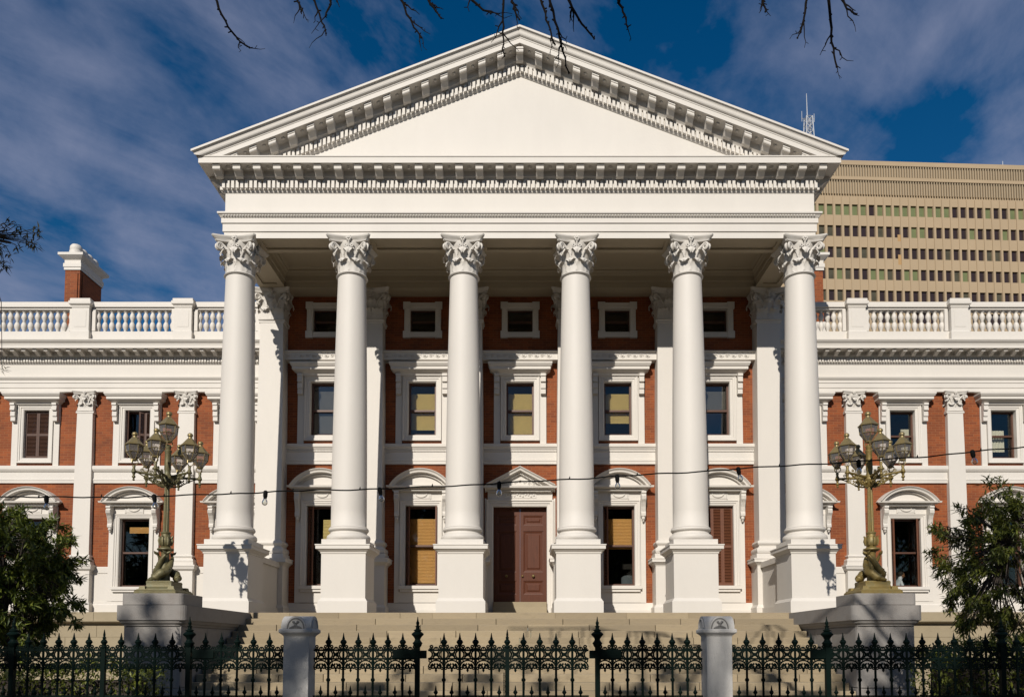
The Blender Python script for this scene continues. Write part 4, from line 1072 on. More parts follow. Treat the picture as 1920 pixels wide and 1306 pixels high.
        am.ball(e_, .052, .052, .045, n=8, m=6)
        am.add(MB().lathe([(.012, -.19), (.028, -.17), (.012, -.145), (.035, -.12), (.04, -.10), (.02, -.075), (.03, -.05), (.03, .0), (.04, .04), (.025, .08), (.035, .12), (.02, .14)], n=8), Matrix.Translation(e_))
        for sg in (-1, 1): tv = Vector((-d_.y, d_.x, 0))*sg; am.ball(e_ + tv*.05, .022, n=6, m=4)
        am.build('arm', bz, L, True, 50)
        lantern(L, (e_.x, e_.y, LZ+.255), .90, phi+R(11))
    lantern(L, (0, 0, 3.30), 1.0, R(30 + 6*mirror))
    return L
lamp_standard(-7.53, -3.8, 1, 'green bronze seven-lantern lamp standard with dolphin base, left of the portico')
lamp_standard(7.50, -3.8, -1, 'olive gold seven-lantern lamp standard with dolphin base, right of the portico')

# ------------------------------------------------------------------ office tower behind
TY = 110.0
tw = empty('office_tower', (70, TY, 0), 'tall tan concrete office tower with rows of small dark windows behind the right wing', 'tower')
tw.rotation_euler = (0, 0, R(2.6))
def txz(px, py): p = at(px, py, TY); return p.x-70, p.z
X0, X1 = -32, 34
ZT = 86.55
body = MB()
rz0, pitch_z, wh = 79.0-.15, 3.83, 1.95
wins = []
MODW = 1.497
NC = int((X1-X0)/MODW)
for r_ in range(6):
    for c_ in range(NC):
        x = X0 + .25 + c_*MODW; z1 = rz0 - r_*pitch_z
        wins.append((x, x+1.02, z1-wh, z1))
holed_wall(body, X0, X1, 0, 80.2, wins, 0, .5)
body.quad((X0, 0, 80.2), (X1, 0, 80.2), (X1, 0, ZT), (X0, 0, ZT)); body.quad((X0, 0, ZT), (X1, 0, ZT), (X1, 30, ZT), (X0, 30, ZT)); body.quad((X0, 0, 0), (X0, 30, 0), (X0, 30, ZT), (X0, 0, ZT))
facade = body.build('facade', 'concrete', tw)
lv = MB()
for za, zb_ in ((80.55, 83.05), (83.75, 85.75)):
    x = X0
    while x < X1: lv.box(x, x+.20, -.32, -.004, za, zb_); x += .47
o = lv.build('louvre_fins', 'concrete_louvre', tw); o['kind'] = 'stuff'
MB().box(X0, X1, -.40, -.002, 83.1, 83.68).box(X0, X1, -.36, -.003, 85.8, ZT+.05).build('band', 'concrete', tw)
ribs = MB()
for c_ in range(NC+1):
    x = X0 - .115 + c_*MODW - .08; ribs.box(x-.07+.08, x+.07+.08, -.12, -.005, 50, 80.15)
o = ribs.build('mullion_ribs', 'concrete', tw); o['kind'] = 'stuff'
rg = random.Random(11)
pane_me = {k: MB().box(0, 1.02, .30, .34, 0, wh).mesh('pane', k) for k in ('tower_pane_dark', 'tower_pane_green', 'tower_pane_mixed')}
for i, (a, b, z0, z1) in enumerate(wins):
    r_ = i // NC; c_ = i % NC
    if r_ == 0: pr_ = .85 if c_ < 23 else .4
    else: pr_ = [0, .22, .10, .16, .03, .05][r_]
    k = 'tower_pane_green' if rg.random() < pr_ else ('tower_pane_mixed' if rg.random() < .18 else 'tower_pane_dark')
    inst('window', pane_me[k], tw, (a, 0, z0))
for z0, z1 in ((72.4, 73.6), (68.2, 70.0)):
    MB().box(-4.3+X0+32, -3.6+X0+32, -.006, -.003, z0, z1).build('rust_streak', 'rust_stain', tw)
# lattice mast
ms = MB(); px0, zb_ = at(1517, 303, TY+6).x-70, ZT
for sx in (-1, 1):
    for sy in (-1, 1): ms.tube([(px0+sx*1.0, 6+sy*1.0, zb_), (px0+sx*.55, 6+sy*.55, zb_+12.2)], .10, 5)
for k in range(9):
    u0, u1 = k/9, (k+1)/9; h0, h1 = 1-.45*u0, 1-.45*u1
    for sy in (-1, 1):
        for a, b in ((-1, 1), (1, -1)): ms.tube([(px0+a*h0, 6+sy*h0, zb_+12.2*u0), (px0+b*h1, 6+sy*h1, zb_+12.2*u1)], .06, 4)
    for sy in (-1, 1): ms.tube([(px0-h1, 6+sy*h1, zb_+12.2*u1), (px0+h1, 6+sy*h1, zb_+12.2*u1)], .06, 4)
    for sx in (-1, 1): ms.tube([(px0+sx*h1, 6-h1, zb_+12.2*u1), (px0+sx*h1, 6+h1, zb_+12.2*u1)], .06, 4)
ms.tube([(px0-.2, 6, zb_+12.2), (px0-.25, 6, zb_+16.8)], [.10, .05], 5); ms.tube([(px0-1.3, 6, zb_+12.0), (px0+1.2, 6, zb_+12.0)], .06, 4)
ms.tube([(px0-1.2, 6, zb_+11.4), (px0-1.2, 6, zb_+13.4)], .05, 4); ms.tube([(px0+1.1, 6, zb_+11.4), (px0+1.1, 6, zb_+13.0)], .05, 4); ms.tube([(px0-1.5, 6, zb_+8.4), (px0-.6, 6, zb_+8.4)], .05, 4)
ms.build('lattice_mast', 'steel_grey', tw)
axx = at(1893, 312, TY).x-70
MB().tube([(axx, 1, ZT-1), (axx, 1, ZT+1.6)], .06, 4).tube([(axx-.4, 1, ZT+.7), (axx+.4, 1, ZT+.7)], .04, 4).build('roof_aerial', 'steel_grey', tw)

# ------------------------------------------------------------------ iron fence and gates
YF = -11.3
SPC = .1765
pk = MB()
pk.lathe([(.0135, 0), (.0135, 1.31), (.021, 1.315), (.025, 1.33), (.021, 1.345), (.0135, 1.35), (.0135, 1.70), (.016, 1.712), (.031, 1.742), (.040, 1.757), (.029, 1.776), (.014, 1.79), (.017, 1.798), (.0115, 1.812), (.003, 1.862)], n=8)
pk_me = pk.mesh('picket', 'iron', True, 40)
dog = MB().lathe([(.0105, 0), (.0105, 1.165), (.016, 1.172), (.027, 1.19), (.017, 1.206), (.009, 1.22), (.011, 1.226), (.0025, 1.268)], n=8); dog_me = dog.mesh('dog_bar', 'iron', True, 40)
def arcp(cx_, cz_, r, a0, a1, n=10): return [(cx_+r*math.cos(R(a0+(a1-a0)*i/n)), 0, cz_+r*math.sin(R(a0+(a1-a0)*i/n))) for i in range(n+1)]
def spiralp(cx_, cz_, r, a0, turns, n=14, end=.25): return [(cx_+r*(1-(1-end)*i/n)*math.cos(R(a0)+turns*2*PI*i/n), 0, cz_+r*(1-(1-end)*i/n)*math.sin(R(a0)+turns*2*PI*i/n)) for i in range(n+1)]
orn = MB(); hw = SPC/2; T_ = .0062
for s_ in (-1, 1):
    orn.tube(arcp(s_*hw, 1.6165, .047, 90 if s_ < 0 else 90, -90 if s_ < 0 else 270, 10), 0.0094, 5)       # half ring at each picket
    orn.tube(spiralp(s_*(hw-.034), 1.705, .021, -90, s_*-1.2), 0.0086, 5)                                  # scroll beside the picket
    orn.tube([(s_*(hw-.012), 0, 1.685), (s_*(hw-.05), 0, 1.674), (s_*.02, 0, 1.672)], 0.0083, 5)
    for q in (-1, 1):
        orn.tube([(0, 0, 1.6165), (s_*.028, 0, 1.6165+q*.03), (s_*.045, 0, 1.6165+q*.047)], 0.0080, 5)
    orn.tube(arcp(s_*.052, 1.6165, .030, 120 if s_ > 0 else 60, 240 if s_ > 0 else -60, 8), 0.0076, 5)
    orn.tube(spiralp(s_*.032, 1.482, .029, 90 if s_ > 0 else 90, -s_*1.35), 0.0108, 5)                     # heart scrolls
    orn.tube([(0, 0, 1.452), (s_*.014, 0, 1.47), (s_*.022, 0, 1.50), (s_*.006, 0, 1.515)], 0.0124, 5)
    orn.tube(spiralp(s_*(hw-.022), 1.464, .018, 0 if s_ > 0 else 180, s_*-1.1), 0.0080, 5)
    orn.tube(arcp(s_*(hw-.024), 1.545, .015, 0, 360, 10), 0.0069, 4)
orn.tube(arcp(0, 1.6165, .013, 0, 360, 10), 0.0083, 5)
orn.tube([(hw*.95*math.cos(R(a_)), 0, 1.468 + .082*math.sin(R(a_))) for a_ in range(0, 181, 12)], 0.0091, 5)
orn.tube(arcp(0, 1.672, .026, 0, 180, 8), 0.0086, 5); orn.ball((0, 0, 1.688), .010, .006, .010, n=6, m=4)
orn.add(MB().lathe([(.003, 1.415), (.016, 1.437), (.006, 1.452), (.012, 1.462), (.003, 1.47)], n=6))
orn_me = orn.mesh('scroll_panel', 'iron', True, 60)
def big_post(tall=True):
    mb = MB()
    if tall:
        mb.box(-.027, .027, -.027, .027, 0, 1.70)
        mb.lathe([(.03, 1.695), (.042, 1.71), (.052, 1.735), (.058, 1.745), (.04, 1.765), (.03, 1.785), (.036, 1.80), (.05, 1.82), (.068, 1.838), (.070, 1.85), (.05, 1.868), (.034, 1.878), (.045, 1.885), (.045, 1.892), (.022, 1.905), (.02, 1.925), (.03, 1.935), (.014, 1.945), (.018, 1.965), (.02, 1.975), (.010, 1.995), (.003, 2.045)], n=14)
    else:
        mb.box(-.024, .024, -.02, .02, 0, 1.69)
        mb.lathe([(.022, 1.68), (.03, 1.70), (.018, 1.72), (.03, 1.745), (.038, 1.757), (.025, 1.778), (.014, 1.79), (.018, 1.80), (.018, 1.81), (.010, 1.825), (.014, 1.835), (.003, 1.90)], n=12)
    return mb
post_me = big_post().mesh('post', 'iron', True, 35); mid_me = big_post(False).mesh('post', 'iron', True, 35)
def fence_run(name, x0, x1, label, cat, posts=(), mids=(), group=None, plates=(), boxes=()):
    f = empty(name, ((x0+x1)/2, YF, 0), label, cat, group); ox = (x0+x1)/2
    rl = MB()
    for z, h_ in ((1.665, .011), (1.568, .010), (1.147, .010), (.18, .014)): rl.box(x0-ox, x1-ox, -.009, .009, z-h_, z+h_)
    rl.build('rail', 'iron', f)
    stops = sorted([x0, x1] + list(posts) + list(mids))
    for i in range(len(stops)-1):
        a, b = stops[i], stops[i+1]; n = max(1, round((b-a)/SPC)); sp = (b-a)/n
        for k in range(n):
            xc = a+(k+.5)*sp
            inst('scroll_panel', orn_me, f, (xc-ox, 0, 0), 0, (sp/SPC, 1, 1)); inst('dog_bar', dog_me, f, (xc-ox, 0, 0))
            if k: inst('picket', pk_me, f, (a+k*sp-ox, 0, 0))
    for p in posts: inst('post', post_me, f, (p-ox, 0, 0))
    for p in mids: inst('post', mid_me, f, (p-ox, 0, 0))
    for a, b in plates: MB().box(a-ox, b-ox, -.02, .02, 1.572, 1.662).build('hinge_box', 'iron', f, bevel=.004)
    return f
px = lambda p: at(p, 1212, YF).x
G0, GM, G1 = px(783), px(951), px(1120)
pierL, pierR = px(562), px(1343)
fence_run('iron_fence', -7.2, pierL-.16, 'dark green spiked iron fence left of the left stone gate pier, under the leafy tree', 'fence', posts=(px(355), px(25)), mids=(px(195),), group='spiked iron railings', plates=((px(362), px(402)),))
fence_run('iron_fence', pierL+.16, G0, 'black iron fence panel between the left stone pier and the double gate', 'fence', posts=(G0-.0005,), group='spiked iron railings', plates=((px(737), px(800)),))
fence_run('iron_gate', G0+.12, GM, 'left leaf of the black spiked iron double gate before the stairs', 'gate', group='double gate leaves')
fence_run('iron_gate', GM, G1-.10, 'right leaf of the black spiked iron double gate before the stairs', 'gate', mids=(GM+.0005,), group='double gate leaves')
fence_run('iron_fence', G1, pierR-.16, 'black iron fence panel between the double gate and the right stone pier', 'fence', posts=(G1+.0005,), group='spiked iron railings', plates=((px(1105), px(1165)),))
fence_run('iron_fence', pierR+.16, 7.2, 'dark green spiked iron fence right of the right stone gate pier, before the hedge', 'fence', posts=(px(1551), px(1878)), group='spiked iron railings', plates=((px(1520), px(1560)),))
# gate latch chain
ch = MB()
for k in range(9):
    z = 1.40-.028*k; ch.tube([(GM-.035+.008*math.cos(t*PI/4)*(1 if k % 2 else .35), YF-.035, z+.016*math.sin(t*PI/4)) for t in range(9)], .0035, 4)
tag(ch.build('gate_chain', 'iron'), 'small dark chain hanging at the meeting of the double gate', 'chain')

# stone gate piers
for i, (x, lab, dxs) in enumerate(((pierL, 'grey stone gate pier with round cap and carved emblem, nearer the left lamp', 1), (pierR, 'grey stone gate pier with round cap and carved emblem, nearer the right lamp', -1))):
    p = empty('gate_pier', (x, YF, 0), lab, 'gate pier', 'stone gate piers')
    hw = .142
    sh = MB(); ring(sh, 0, 0, [(hw, 0), (hw, 1.82), (hw+.012, 1.835), (hw+.03, 1.85), (hw+.045, 1.862), (hw+.045, 1.895), (hw+.03, 1.905)])
    sh.build('shaft', 'pier_stone', p, bevel=.006)
    cp = MB(); HW = .165; rr_ = .165; zc = 1.885
    arc_ = [(math.cos(PI*k/16), math.sin(PI*k/16)) for k in range(17)]
    z_of = lambda s: zc + .02 + .145*s
    # barrel running left-right
    rows = [[(X_, rr_*c_, z_of(s)) for c_, s in arc_] for X_ in (-HW, HW)]; cp.grid(rows)
    for X_ in (-HW, HW): n = len(cp.v); cp.v += [(X_, rr_*c_, z_of(s)) for c_, s in arc_]; cp.f.append(tuple(range(n, n+17)))
    # cross barrel running front-back
    rows = [[(.115*c_, Y_, zc + .01 + .150*s) for c_, s in arc_] for Y_ in (-HW-.008, HW+.008)]; cp.grid(rows)
    for Y_ in (-HW-.008, HW+.008): n = len(cp.v); cp.v += [(.115*c_, Y_, zc+.01+.150*s) for c_, s in arc_]; cp.f.append(tuple(range(n, n+17)))
    cpo = cp.build('cap', 'pier_stone', p, True, 40)
    em = MB(); yy = -HW-.010
    em.tube([(.092*c_, yy, 1.905+.115*s) for c_, s in arc_], .008, 5)
    em.ball((0, yy, 1.945), .018, .008, .022, n=8, m=5)
    for sx in (-1, 1):
        em.tube([(sx*.008, yy, 1.96), (sx*.024, yy, 1.985), (sx*.038, yy, 1.978)], [.012, .014, .008], 6); em.ball((sx*.022, yy, 1.972), .012, .007, .012, n=6, m=4)
        em.tube([(sx*.01, yy, 1.935), (sx*.035, yy, 1.925), (sx*.065, yy, 1.915)], [.009, .011, .006], 6)
    em.tube([(-.07, yy, 1.908), (0, yy, 1.916), (.07, yy, 1.908)], .007, 5)
    em.build('carved_emblem', 'emblem_relief', cpo, True, 60)
    # end discs
    for X_ in (-HW-.003, HW+.003):
        MB().tube([(X_, .11*c_, 1.915+.10*s) for c_, s in arc_], .008, 5).build('end_moulding', 'pier_stone', cpo, True, 60)

# ------------------------------------------------------------------ festoon cable
YC = -11.0
fest = empty('festoon_lights', (0, YC, 0), 'black festoon cable with clear bulbs strung across the facade', 'string lights')
cpx = [(-160, 926), (0, 930), (87, 931), (190, 932), (289, 930), (400, 926), (498, 922), (600, 918), (712, 916), (830, 911), (936, 905), (1050, 899), (1157, 892), (1270, 886), (1384, 878), (1500, 871), (1610, 864), (1720, 857), (1823, 846), (1920, 838), (2080, 822)]
cb = MB(); pts = []
for i in range(len(cpx)-1):
    a, b = cpx[i], cpx[i+1]
    for q in range(6):
        u = q/6; pts.append(at(a[0]+(b[0]-a[0])*u, a[1]+(b[1]-a[1])*u + 1.2*math.sin(u*PI)*(i % 2 - .2) + .8*math.sin((i*6+q)*1.3), YC))
pts = [p - Vector((0, YC, 0)) for p in pts]
cb.tube(pts, .0085, 6)
for q in range(4, len(pts), 7): cb.tube([pts[q], pts[q]+Vector((.004, 0, .035))], [.012, .003], 5)
cb.build('cable', 'black_rubber', fest)
for i, (bx_, by_) in enumerate(((87, 931), (289, 929), (498, 922), (712, 916), (936, 905), (1157, 892), (1384, 878), (1610, 864), (1823, 846))):
    p = at(bx_, by_, YC); sk = MB().lathe([(.010, .02), (.022, .012), (.026, 0), (.026, -.05), (.021, -.06), (.021, -.075)], n=12).build('lamp_socket', 'black_rubber', fest, True, 40)
    sk.location = (p.x, 0, p.z); sk.rotation_euler = (0, R(random.uniform(-12, 12)), 0)
    bl = MB().lathe([(.012, -.072), (.016, -.08), (.030, -.105), (.034, -.125), (.028, -.147), (.012, -.158), (.002, -.16)], n=12).build('bulb', 'bulb_glass', sk, True, 60)
# ------------------------------------------------------------------ foliage
def add_leaf(mb, p, d, up, L, W_):
    d = d.normalized(); s = d.cross(up)
    if s.length < 1e-4: s = d.orthogonal()
    s.normalize(); nn = s.cross(d)
    n = len(mb.v); m_ = p + d*L*.45 - nn*W_*.12
    mb.v += [tuple(p), tuple(m_ + s*W_*.5 + nn*W_*.18), tuple(p + d*L - nn*L*.08), tuple(m_ - s*W_*.5 + nn*W_*.18), tuple(m_)]
    mb.f += [(n, n+1, n+4), (n+1, n+2, n+4), (n+2, n+3, n+4), (n+3, n, n+4)]
def rv(rg): 
    while True:
        v = Vector((rg.uniform(-1, 1), rg.uniform(-1, 1), rg.uniform(-1, 1)))
        if .05 < v.length < 1: return v.normalized()
def leafy_tree(name, base, crown_c, rad, label, leafm, seed, nclump=180, per=42, L=.11, W_=.028, droop=.25, trunk_r=.07, squash=(1, 1, 1), spread=1.0):
    rg = random.Random(seed)
    t = empty(name, base, label, 'tree'); B = Vector(base); C_ = Vector(crown_c)
    wood = MB(); lf = MB()
    top = C_ + Vector((0, 0, -rad*.35))
    wood.tube([Vector((0, 0, 0)), (top-B)*.5 + Vector((.06, .03, 0)), top-B], [trunk_r, trunk_r*.8, trunk_r*.55], 8)
    # limbs
    ends = []
    for k in range(11):
        v = rv(rg); v.z = abs(v.z)*.9 - .25
        e_ = C_ + Vector((v.x*squash[0], v.y*squash[1], v.z*squash[2]))*rad*rg.uniform(.55, .85)
        s0 = (top-B)*rg.uniform(.75, 1.0); m_ = (s0 + (e_-B))/2 + Vector((0, 0, .12*rad))
        wood.tube([s0, m_, e_-B], [trunk_r*.4, trunk_r*.25, trunk_r*.1], 5); ends.append(e_)
    for k in range(nclump):
        v = rv(rg); rr_ = rad*(rg.uniform(.45, 1.0)**.6)*(1 + .18*math.sin(v.x*5+seed)*math.cos(v.z*6+v.y*4))
        c_ = C_ + Vector((v.x*squash[0], v.y*squash[1], v.z*squash[2]))*rr_
        par = min(ends, key=lambda q: (q-c_).length)
        tw_dir = (v + rv(rg)*.5 + Vector((0, 0, -droop))).normalized()
        tip = c_ + tw_dir*rad*.16*spread
        wood.tube([par-B, (par+c_)/2-B+Vector((0, 0, .04)), c_-B, tip-B], [.012, .009, .006, .003], 4)
        for q in range(per):
            u = rg.random(); p = c_ + (tip-c_)*u + rv(rg)*rad*.085*spread*rg.random()
            d_ = (tw_dir*.6 + rv(rg)*.9 + Vector((0, 0, -droop))).normalized()
            add_leaf(lf, p-B, d_, Vector((0, 0, 1)) + rv(rg)*.6, L*rg.uniform(.7, 1.25), W_*rg.uniform(.8, 1.2))
    wood.build('trunk', 'bark', t, True, 60); lf.build('crown', leafm, t)
    return t
cL = at(28, 1080, -8.0); cR = at(1898, 1062, -8.0)
leafy_tree('leafy_tree', (cL.x-.1, -8.0, 0), (cL.x-.15, -8.0, cL.z-.03), 1.02, 'dense dark green leafy tree at the left edge, behind the fence', 'leaf_dark', 5, 420, 52, .12, .034, .2, .06, (1.0, .9, 1.12))
leafy_tree('leafy_tree', (cR.x+.5, -8.0, 0), (cR.x+.25, -8.0, cR.z+.02), 1.12, 'loose olive green leafy tree at the right edge, before the right wing', 'leaf_olive', 9, 420, 52, .115, .028, .35, .05, (1.12, .9, 1.1))

def hedge(name, x0, x1, y0, y1, h, label, seed, n, leafm='leaf_hedge'):
    rg = random.Random(seed); o = empty(name, ((x0+x1)/2, (y0+y1)/2, 0), label, 'hedge'); ox, oy = (x0+x1)/2, (y0+y1)/2
    lf = MB()
    for k in range(n):
        f = rg.random()
        bumpz = .10*math.sin(k*.37)*rg.random()
        if f < .55: p = Vector((rg.uniform(x0, x1), y0 + abs(rg.gauss(0, .06)), rg.uniform(.1, h)))
        elif f < .8: p = Vector((rg.uniform(x0, x1), rg.uniform(y0, y1), h + rg.gauss(-.02, .04)))
        elif f < .9: p = Vector((x0 + abs(rg.gauss(0, .05)), rg.uniform(y0, y1), rg.uniform(.1, h)))
        else: p = Vector((x1 - abs(rg.gauss(0, .05)), rg.uniform(y0, y1), rg.uniform(.1, h)))
        p.z += .06*math.sin(p.x*3.1)+.04*math.sin(p.x*7.7)
        add_leaf(lf, p - Vector((ox, oy, 0)), rv(rg) + Vector((0, -.4, .3)), Vector((0, 0, 1)) + rv(rg)*.5, rg.uniform(.05, .095), rg.uniform(.02, .036))
    st = MB(); x = x0+.1
    while x < x1: st.tube([(x-ox, 0, 0), (x-ox+.05, .03, h*.5), (x-ox-.03, 0, h*.85)], [.02, .015, .006], 5); x += .25
    ins = MB().box(x0-ox+.15, x1-ox-.15, y0-oy+.14, y1-oy-.14, 0, h-.16, .05); ins.add(st)
    ins.build('branches', 'bark', o); lf.build('foliage', leafm, o)
    return o
hedge('hedge', -8.0, px(215)-.25, -10.2, -9.4, 1.42, 'dark low hedge behind the fence under the left tree', 21, 9000)
hedge('hedge', at(1725, 1212, -9.8).x, 8.2, -10.4, -9.5, 1.72, 'tall clipped yellow green hedge behind the fence on the right', 22, 13000)

# strap-leaved tuft by the left fence
tf = MB(); rg = random.Random(4); c0 = at(70, 1212, -10.6)
for k in range(34):
    a = rg.uniform(0, 2*PI); l_ = rg.uniform(.5, .95); lean = rg.uniform(.1, .35); b_ = Vector((c0.x+rg.uniform(-.12, .12), -10.6+rg.uniform(-.1, .1), .0)); d_ = Vector((math.cos(a), math.sin(a), 0)); s_ = Vector((-d_.y, d_.x, 0))*.014
    p = [b_, b_+d_*lean*.25+Vector((0, 0, l_*.6)), b_+d_*lean*.7+Vector((0, 0, l_*1.05)), b_+d_*lean*1.2+Vector((0, 0, l_*1.22))]
    tf.grid([[q_-s_*w_, q_+s_*w_] for q_, w_ in zip(p, (1, 1.2, .8, .1))])
tag(tf.build('strap_leaf_plant', 'leaf_hedge'), 'tuft of strap shaped green leaves behind the left fence', 'plant')

# ------------------------------------------------------------------ bare street tree overhead, and the trees beyond the camera that dapple the gate
def twig(wood, p0, p1, r0, rg, depth=0, sag=.12):
    p0, p1 = Vector(p0), Vector(p1); L = (p1-p0).length; n = max(4, int(L/.09)); pts = []; rad = []
    side = (p1-p0).cross(Vector((0, 1, 0)));
    side = side.normalized() if side.length > 1e-4 else Vector((1, 0, 0)); ph = rg.uniform(0, 6)
    for i in range(n+1):
        u = i/n; kx = math.sin(u*5+ph)*.035*L*(1 if depth == 0 else 1.4) + (rg.uniform(-.012, .012))
        pts.append(p0.lerp(p1, u) + side*kx*math.sin(u*PI)**.5 + Vector((0, rg.uniform(-.01, .01), -sag*L*math.sin(u*PI)*.4))); rad.append(r0*(1-.72*u))
    wood.tube(pts, rad, 5)
    for i in range(1, n):        # buds / knuckles
        if rg.random() < .55: v = rv(rg); v.y *= .3; wood.tube([pts[i], pts[i]+v.normalized()*rg.uniform(.018, .04)], [rad[i]*.9, rad[i]*.8], 4)
    wood.ball(pts[-1], rad[-1]*1.7, n=6, m=4)
    if depth < 2:
        for k in range(2 if depth else 4):
            i = rg.randint(max(1, n//3), n-1); v = (p1-p0).normalized()*.8 + rv(rg)*.75; v.y *= .5
            twig(wood, pts[i], pts[i]+v.normalized()*L*rg.uniform(.16, .30), rad[i]*.7, rg, depth+1, 0)
def bare_tree(name, base, height, label, seed, limbs, crown=None, leaves=0):
    rg = random.Random(seed); t = empty(name, base, label, 'tree'); B = Vector(base); wood = MB(); lf = MB()
    fork = Vector((0, 0, height*.36)); r = height*.018
    wood.tube([(0, 0, 0), (.1, .05, fork.z*.5), fork], [r*1.25, r, r*.85], 10)
    def grow(p, d, L, r_, lev):
        n = 4; pts = [p]; q = p
        for i in range(n):
            d = (d + rv(rg)*.22 + Vector((0, 0, .04))).normalized(); q = q + d*L/n; pts.append(q)
        wood.tube(pts, [r_*(1-.55*i/n) for i in range(n+1)], 6 if lev < 2 else 4)
        if lev < 4:
            for k in range(3):
                nd = (d + rv(rg)*.75).normalized(); grow(pts[rg.randint(2, n)], nd, L*rg.uniform(.55, .78), r_*.5, lev+1)
        if leaves and lev >= 3:
            for k in range(leaves): add_leaf(lf, q + rv(rg)*.35*rg.random(), rv(rg), Vector((0, 0, 1)), rg.uniform(.10, .2), rg.uniform(.05, .08))
    for k in range(limbs):
        a = 2*PI*k/limbs + rg.uniform(-.3, .3); grow(fork*rg.uniform(.85, 1), Vector((math.cos(a)*.6, math.sin(a)*.6, .85)).normalized(), height*.24, r*.55, 0)
    return t, wood, lf
TB = Vector((5.2, -21.5, 0))
t, wood, lf = bare_tree('street_tree', TB, 13.5, 'bare dark street tree whose twigs hang into the top of the view', 31, 5)
rg = random.Random(77)
# limbs reaching out over the street toward the gate, and the hanging twigs seen against the sky
fork = Vector((0, 0, 13.5*.34))
limbA = [fork, Vector((-1.2, 2.0, 7.2)), Vector((-3.2, 5.0, 9.0)), Vector((-5.0, 7.6, 9.55)), Vector((-6.6, 8.3, 9.5)), Vector((-8.6, 8.6, 9.3))]
limbB = [fork, Vector((.3, 2.2, 7.0)), Vector((-.6, 5.2, 8.9)), Vector((-1.6, 7.6, 9.5)), Vector((-2.4, 8.6, 9.6))]
wood.tube(limbA, [.10, .085, .065, .045, .035, .02], 8); wood.tube(limbB, [.09, .075, .055, .04, .02], 8)
lim = []
for L_ in (limbA, limbB):
    for i in range(1, len(L_)-1):
        for q in range(8): lim.append(L_[i].lerp(L_[i+1], q/8))
TWIGS = [((392, -70), (404, 48), (468, 90)), ((560, -60), (598, 20), (612, 62)), ((640, -60), (625, -5), (610, 30)), ((722, -70), (762, 30), (790, 72)), ((770, -70), (800, 10), (828, 34)), ((850, -60), (880, 10), (922, 26)), ((948, -70), (940, 60), (944, 106)), ((1010, -80), (1045, 50), (1066, 136)), ((1040, -70), (1070, 30), (1116, 74)), ((1000, -60), (1018, 20), (1040, 84)), ((1140, -70), (1160, 5), (1178, 52)), ((1420, -60), (1428, 0), (1436, 22)), ((1518, -70), (1515, 30), (1496, 70)), ((1548, -70), (1552, 50), (1570, 126)), ((1555, -60), (1575, 15), (1606, 28)), ((545, -50), (556, 0), (566, 24)), ((955, -40), (958, 8), (972, 36))]
for i, tw_ in enumerate(TWIGS):
    Yt = -13.1 + .5*math.sin(i*2.3)
    P3 = [at(a, b, Yt) - TB for a, b in tw_]
    src = min(lim, key=lambda q: (q-P3[0]).length)
    wood.tube([src, (src+P3[0])/2 + Vector((0, 0, .12)), P3[0]], [.026, .02, .016], 5)
    sub = MB(); r0 = .016
    # main hanging stem through the three points
    n = 14; pts = []; rad = []
    for k in range(n+1):
        u = k/n; q = P3[0].lerp(P3[1], u).lerp(P3[1].lerp(P3[2], u), u); q = q + Vector((rg.uniform(-.010, .010), 0, rg.uniform(-.008, .008))); pts.append(q); rad.append(r0*(1-.6*u))
    wood.tube(pts, rad, 6); wood.ball(pts[-1], .010, n=6, m=4)
    for k in range(3, n+1):
        if rg.random() < .8: v = rv(rg); v.y *= .2; wood.tube([pts[k], pts[k]+v.normalized()*rg.uniform(.012, .035)], [rad[k]*.85, rad[k]*.75], 4)
    for k in range(rg.randint(2, 4)):
        j = rg.randint(6, n-1); v = (P3[2]-P3[1]).normalized() + Vector((rg.uniform(-1, 1), 0, rg.uniform(-.8, .4)))
        twig(wood, pts[j], pts[j]+v.normalized()*rg.uniform(.10, .26), rad[j]*.75, rg, 2)
wood.build('trunk', 'twig_bark', t, True, 60)
# leafy spray reaching in from the left
TB2 = Vector((-9.5, -13.5, 0))
t2 = empty('street_tree', TB2, 'street tree off the left edge whose leafy spray juts against the sky', 'tree'); wood = MB(); lf = MB(); rg = random.Random(12)
tipc = at(20, 455, -13.0) - TB2
wood.tube([(0, 0, 0), (.05, 0, 2.5), (.2, .1, 4.2)], [.14, .11, .08], 10)
wood.tube([(.2, .1, 4.2), (.7, .2, 5.6), (.9, .3, 6.6)], [.07, .05, .03], 8); wood.tube([(.7, .2, 5.4), tipc*.9 + Vector((-.5, 0, .3)), tipc + Vector((-.25, 0, .05)), tipc], [.045, .03, .018, .01], 7)
for k in range(70):
    v = rv(rg); c_ = tipc + Vector((-.62 + v.x*.45, v.y*.4, .02 + v.z*.20)); wood.tube([tipc + Vector((-.5, 0, .1)), c_], [.008, .004], 4)
    for q in range(12): add_leaf(lf, c_ + rv(rg)*.06, rv(rg) + Vector((.3, 0, -.3)), Vector((0, 0, 1)), rg.uniform(.05, .085), .017)
for (a, b) in ((68, 428), (66, 456), (72, 436), (62, 460), (34, 462), (20, 478), (10, 425), (32, 420), (14, 420), (45, 445), (4, 495), (8, 500), (26, 440), (40, 430), (50, 450), (5, 440), (4, 690)):
    q = at(a, b, -13.0) - TB2; wood.tube([tipc + Vector((-.3, 0, .08)), (q+tipc)/2 + Vector((-.05, 0, .03)), q], [.006, .004, .003], 4)
    for k in range(11): add_leaf(lf, q + rv(rg)*.025, rv(rg) + Vector((.25, 0, -.35)), Vector((0, 0, 1)), rg.uniform(.05, .085), .016)
